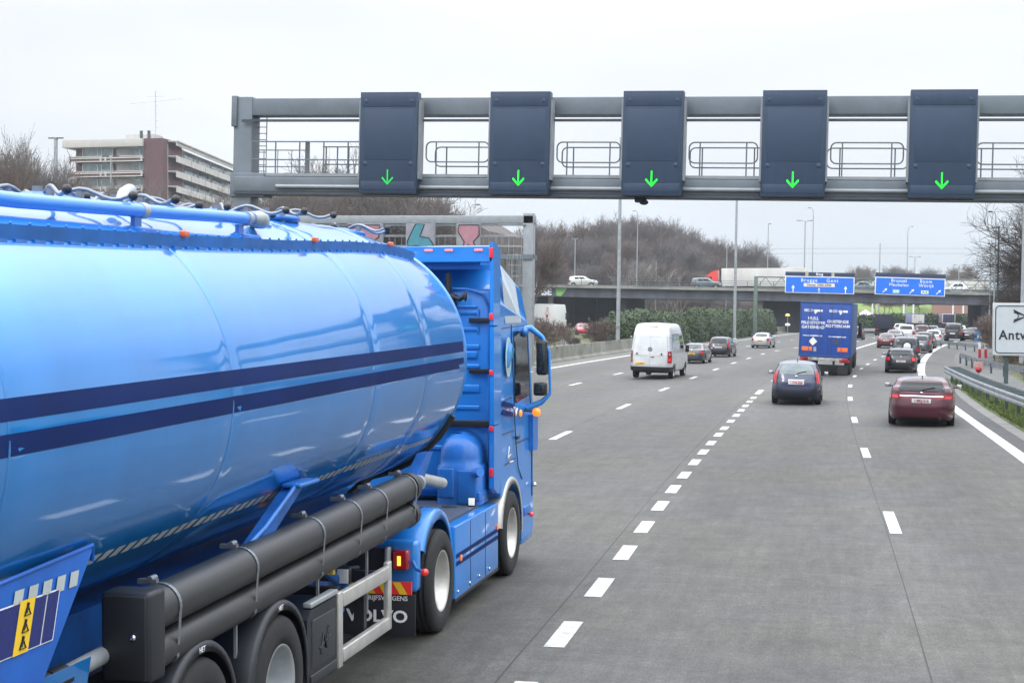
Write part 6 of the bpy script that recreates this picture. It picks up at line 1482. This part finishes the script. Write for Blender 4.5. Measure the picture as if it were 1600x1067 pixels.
# brushwood mass filling the foot of the wood
b = MB(); random.seed(3)
for _ in range(9000):
    px = random.uniform(830, 1225); Y = random.uniform(285, 380); r = ray(px, 488); x = r.x/r.y*Y; z = hz_(px, max(300, Y)); hh = random.uniform(1.2, 5.0)*min(1, (1245-px)/120)
    a = random.uniform(0, 6.28); l_ = random.uniform(0, .5); d = Vector((math.cos(a)*l_, math.sin(a)*l_, 1)).normalized(); p = Vector((x, Y, z)); w = .045
    b.add([p-Vector((w, 0, 0)), p+Vector((w, 0, 0)), p+Vector((0, w*1.5, 0)), p+d*hh], [(0, 1, 3), (1, 2, 3), (2, 0, 3)])
    for j in range(3):
        q_ = p+d*hh*random.uniform(.2, .8); e_ = (d+Vector((random.gauss(0, .7), random.gauss(0, .7), .2))).normalized()*hh*.45; b.add([q_-Vector((w*.6, 0, 0)), q_+Vector((w*.6, 0, 0)), q_+e_], [(0, 1, 2)])
tag(b.build('brushwood', M['bark_b'], fixn=False), kind='stuff')
# trees at the left, behind the tanker and round the building
LG = 'bare trees at the left edge beside the building'
random.seed(21)
LX = (-20, 8, 30, 52, 75, 95, 112, 20, 62, -5)
for i, (px, top, Y) in enumerate(((-20, 190, 120), (8, 200, 112), (30, 232, 118), (52, 212, 124), (75, 225, 130), (95, 232, 126), (112, 250, 135), (20, 215, 140), (62, 235, 145), (-5, 215, 150))):
    zt = 3.15+(488-top)/2440*Y*1.09
    place(protos[i % 5], px, Y, zt, ORD[sorted(LX).index(px)]+' bare tree from the left edge, beside the apartment building', LG, 13*.95, sc=.62)
SG = 'bare trees and scrub in front of the apartment building'
LX2 = ((130, 262), (160, 275), (195, 272), (225, 285), (250, 290), (275, 300), (300, 292), (325, 296), (345, 285), (120, 268), (205, 268))
for i, (px, top, Y) in enumerate(((130, 262, 190), (160, 275, 185), (195, 272, 190), (225, 285, 188), (250, 290, 185), (275, 300, 180), (300, 292, 190), (325, 296, 180), (345, 285, 185), (120, 268, 175), (205, 268, 200))):
    zt = 3.15+(488-top)/2440*Y*1.07
    place(protos[(i*2) % 5], px, Y, zt, ORD[sorted(LX2).index((px, top))]+' bare tree from the left in front of the apartment building', SG, 13*.95, sc=.75)
CG = 'bare trees behind the lower beam of the near gantry'
for i in range(22):
    px = 388+13*i+random.uniform(-6, 6); top = interp([(390, 318), (480, 300), (540, 268), (560, 250), (580, 285), (640, 312), (680, 318)], px)+random.uniform(-6, 8); Y = random.uniform(150, 175)
    zt = 3.15+(488-top)/2440*Y*1.06
    place(protos[i % 5], px, Y, zt, ORD[i]+' bare tree from the left between the gantry lower beam and the tank', CG, 13*.85, sc=.9)
for i, (px, top, Y) in enumerate(((770, 372, 210), (790, 365, 215), (815, 340, 205), (700, 372, 220), (680, 378, 215), (755, 392, 180))):
    zt = 3.15+(488-top)/2440*Y*1.04
    place(protos[i % 5], px, Y, zt, ORD[sorted((770, 790, 815, 700, 680, 755)).index(px)]+' small bare tree from the left behind the far gantry', 'bare trees behind the far gantry', 13*.95, sc=.9)
# brown bank with a flat-roofed block behind the far gantry
b = MB(); b.prism([(-130, 0), (-57, 0), (-58.5, 17.0), (-63, 19.8), (-70, 20.8), (-96, 20.5), (-130, 18)], 260, 290); rs_ = b.build('quarry_wall', mat('brown_stone_wall', (.13, .11, .10), .9, c2=(.05, .042, .04), scale=.35, bump=.5, bscale=2, det=10)); tag(rs_, 'broad brown stone-coloured block with a sloping roof edge behind the graffitied boards', 'building')
# dark tree at the right edge
rt_ = 'dark leafless tree at the right edge behind the street lamps'
TR, CR = bare_tree(301, 15, lev=4, twig=.016, tr=.30, spread=.55, up=.06, nk=(13, 9, 7, 6))
right = empty('bare_tree', (17.2, 112, 1.5), 1.0, 'large dark leafless tree overhanging the right edge of the picture', 'tree', 'dark bare trees on the right bank'); TR.build('trunk', M['bark_d'], right, fixn=False); CR.build('crown', M['bark_d'], right, fixn=False)
for i, (x, Y, h, rz) in enumerate(((19.0, 128, 17, 2.0), (20.0, 148, 16, 3.3), (24, 170, 14, .4), (15.2, 100, 8, 5.0), (18.5, 120, 9, 4.2), (21.5, 160, 10, 2.5), (22.0, 108, 16, .9), (17.0, 140, 7, 1.9), (20.5, 185, 9, 2.2))):
    c = copy_tree(right); c.location = (x, Y, 1.2); c.rotation_euler = (0, 0, rz); s = h/15; c.scale = (s, s, s)
    c['label'] = ['tall dark leafless tree behind the overhanging one', 'dark bare tree at the right end of the bridge', 'bare tree farthest back on the right bank', 'low dark bare tree on the bank just behind the town name sign', 'mid-height dark bare tree beside the thin street lamp', 'low bare tree against the right end of the bridge', 'dark bare tree cut by the right picture edge', 'small bare tree at the foot of the lamps right of the bridge pier', 'small far bare tree beyond the bridge end'][i]
random.seed(31)
SHG = 'bare brown shrubs on the banks'
SX = (845, 838, 856, 868, 880, 893, 930, 945, 1000)
for i, (px, Y, h) in enumerate(((845, 108, 3.1), (838, 112, 3.3), (856, 116, 2.5), (868, 118, 2.9), (880, 122, 2.2), (893, 119, 1.6), (930, 117.5, 3.0), (945, 117, 2.6), (1000, 160, 3.2))):
    place(brownp[i % 2], px, Y, h, ORD[sorted(SX).index(px)]+' bare brown shrub from the left behind the concrete barrier', 'bare shrubs behind the barrier', 4.3, 'shrub', sc=1.2)
for i in range(26):
    px = random.uniform(1552, 1605); Y = random.uniform(90, 125)
    place(brownp[i % 2], px, Y, random.uniform(1.2, 3.2), 'leafless brown shrub on the bank behind the town name sign', SHG, 4.3, 'shrub', z=.3, sc=1.4)
for i in range(14):
    px = 1345+random.random()*170; Y = random.uniform(440, 470)
    place(brownp[i % 2], px, Y, random.uniform(3, 7), 'distant brown shrub on the embankment seen under the bridge', 'far shrubs on the embankment', 4.3, 'shrub', z=3, sc=1.5)
SK = sorted(1340+random.random()*200 for _ in range(20))
for i, px in enumerate(SK):
    Y = random.uniform(480, 560)
    place(protos[i % 5], px, Y, random.uniform(8, 12.5), ORD[i]+' far bare tree from the left on the skyline beyond the blue signs', 'far bare trees on the skyline', 12, z=7)
for pr in protos+[birch]+brownp:
    for k in kids(pr): bpy.data.objects.remove(k)
    bpy.data.objects.remove(pr)
# low green hedge line beyond the bridge
def box_hedge(x0, x1, y, h, label):
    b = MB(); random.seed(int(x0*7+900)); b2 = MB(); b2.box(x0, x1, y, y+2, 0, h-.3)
    def fn():
        if random.random() < .6: return Vector((random.uniform(x0, x1), y+random.uniform(-.2, .2), h*random.random())), Vector((0, -1, 0))
        return Vector((random.uniform(x0, x1), y+2*random.random(), h+random.uniform(-.3, .25))), Vector((0, 0, 1))
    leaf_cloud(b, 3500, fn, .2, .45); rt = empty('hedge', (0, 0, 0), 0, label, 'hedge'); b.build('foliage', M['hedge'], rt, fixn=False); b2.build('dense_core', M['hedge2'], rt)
box_hedge(-4, 45, 318, 2.6, 'low dark green hedge beyond the bridge behind the queue of cars')
pw = empty('overhead_wire', (0, 350, 0), 0, 'two thin overhead wires crossing the sky above the blue direction signs', 'wires')
for dz, dy in ((0, 0), (1.1, 3)):
    b = MB(); pts = []
    for k in range(13):
        px = 1190+33*k; q_ = P(px, 396+.3*(k-6)**2*.06, 350+dy); pts.append((q_.x, dy, q_.z+dz))
    b.tube(pts, .022, 3); b.build('wire', M['railpost'], pw)
# ------------------------------------------------------------------ apartment building
M['bcream'] = mat('cream_concrete', (.46, .44, .41), .8, var=.08, scale=.5)
M['bbrick'] = mat('brown_brick', (.115, .060, .062), .85, var=.12, scale=3)
M['bglass'] = mat('building_glass', (.26, .34, .36), .12, spec=.8, c2=(.08, .12, .14), scale=.6)
M['bframe'] = mat('window_frame', (.55, .56, .56), .5)
A = Vector((-147.0, 281.8, 0)); B = Vector((-130.3, 281.8, 0))
f0 = Vector((B.x-A.x, 0, 0)).normalized()
bd = empty('apartment_building', (-139, 282, 0), 0, 'brown brick and cream apartment block with rows of balconies and a roof mast', 'building')
zr = 36.6; fh = 2.92; nfl = 8
O2 = Vector((-139, 282, 0))
b = MB(); b.off = O2; b.box(-146.0, -131.3, 282.0, 300, 0, zr-1.6); b.build('wall', M['bbrick'], bd)
b = MB(); b.off = O2; b.box(-131.28, -127.4, 281.0, 290, 0, zr+.05); b.build('brick_tower', M['bbrick'], bd)
# cream bands and windows of the front
for k in range(nfl):
    z1 = zr-.0-fh*k-(0 if k == 0 else .55)
    b = MB(); b.off = O2
    if k == 0: b.box(-148.0, -131.3, 280.2, 300, zr-1.5, zr, .03)
    else:
        b.box(-147.0, -131.3, 280.4, 282.0, z1-.25, z1); 
    b.build('floor_band', M['bcream'], bd)
    zt = zr-1.5-fh*k
    b = MB(); b.off = O2; b.box(-144.6, -138.2, 281.93, 281.99, zt-1.55, zt-.12); b.box(-137.2, -131.5, 281.93, 281.99, zt-1.55, zt-.12)
    wn = b.build('window_row', M['bglass'], bd)
    b = MB(); b.off = O2
    for x in (-144.6, -141.5, -140.6, -138.25, -137.2, -135.2, -134.4, -132.6, -131.6): b.box(x, x+.12, 281.86, 281.92, zt-1.55, zt-.12)
    b.box(-144.6, -131.5, 281.86, 281.92, zt-.16, zt-.06); b.build('window_frame', M['bframe'], wn)
    if k < nfl-1:
        zb = zt-1.6
        b = MB(); b.off = O2; b.box(-147.0, -131.3, 280.38, 280.5, zb-.28, zb-.12); b.box(-147.0, -131.3, 280.4, 280.5, zb-1.25, zb-1.05)
        for x in (-147, -140.2, -139.2, -131.7): b.box(x, x+.35, 280.36, 280.52, zb-1.25, zb-.12)
        bl_ = b.build('balcony', M['bcream'], bd); b = MB(); b.off = O2; b.box(-146.6, -131.8, 280.52, 280.56, zb-1.05, zb-.28); b.build('balcony_panel', M['bbrick'], bl_)
# receding right wing, in saw-tooth bays
e0 = Vector((-127.4, 282.5, 0)); e1 = Vector((-139.0, 338.0, 0))
e0 = Vector((-127.3, 283.0)); e1 = Vector((-138.5, 341.0))
wing = MB(); wing.off = O2
d_ = (Vector((-136.8, 341.0))-e0); Lw = d_.length; d_.normalize(); n_ = Vector((d_.y, -d_.x))
def wp(s, t, z): p = e0+d_*s+n_*t; return (p.x, p.y, z)
def wbox(b, s0, s1, t0, t1, z0, z1): b.add([wp(s, t, z) for z in (z0, z1) for t in (t0, t1) for s in (s0, s1)], [(0, 2, 3, 1), (4, 5, 7, 6), (0, 1, 5, 4), (2, 6, 7, 3), (0, 4, 6, 2), (1, 3, 7, 5)])
wbox(wing, 0, Lw, -10, 0, 0, zr-.9); wing.build('wing_wall', mat('pale_wing_wall', (.26, .255, .25), .8, var=.1), bd)
for bay in range(5):
    s0, s1 = Lw*bay/5+.3, Lw*(bay+1)/5-.1; t_ = 1.7
    for k in range(nfl):
        zt = zr-.15-fh*k
        b = MB(); b.off = O2; wbox(b, s0, s1, .02, t_ if k else t_+.3, zt-.25, zt-.02); wbox(b, s0, s1, t_-.12, t_+.02, zt-(1.25 if k else 1.0), zt-.26) ; b.build('balcony', M['bcream'], bd)
        b = MB(); b.off = O2; wbox(b, s0+.6, s1-3.5, .01, .06, zt-2.75, zt-1.3); wbox(b, s1-3.0, s1-.8, .01, .06, zt-2.75, zt-1.3); b.build('window_row', M['bglass'], bd)
b = MB(); b.off = O2; b.box(-136.5, -130.5, 284, 288, zr, zr+1.2); b.build('roof_house', M['bcream'], bd)
b = MB(); b.off = O2
for x in (-133.2, -131.6, -141.0, -137.0, -138.7): b.cyl((x, 284, zr), (x, 284, zr+(1.9 if x > -134 else .35)), .32, None, 8)
b.build('chimney', M['railpost'], bd)
b = MB(); b.off = O2; b.tube([(-130.2, 284, zr), (-130.2, 284, zr+9.6)], .09, 5); b.tube([(-135.5, 284, zr+7.2), (-130.2, 284, zr+7.5), (-124.5, 284, zr+7.9)], .035, 4); b.tube([(-132, 284, zr+8.5), (-128.6, 284, zr+8.4)], .03, 4)
for i in range(5): b.tube([(-130.2, 284, zr+1+1.4*i), (-129.7, 284, zr+1+1.4*i)], .03, 4)
b.build('antenna_mast', mat('pale_mast', (.45, .46, .47), .5), bd)

# ------------------------------------------------------------------ thin wet winter air
hz = MB(); hz.box(-700, 700, -55, 1000, -1.2, 60)
hm = bpy.data.materials.new('haze_air'); hm.use_nodes = True; hm.node_tree.nodes.clear()
ho = hm.node_tree.nodes.new('ShaderNodeOutputMaterial'); hp = hm.node_tree.nodes.new('ShaderNodeVolumePrincipled'); hp.inputs['Color'].default_value = (.80, .87, .96, 1); hp.inputs['Density'].default_value = .00022; hp.inputs['Anisotropy'].default_value = .2
hm.node_tree.links.new(hp.outputs[0], ho.inputs['Volume'])
tag(hz.build('haze', hm), kind='stuff')
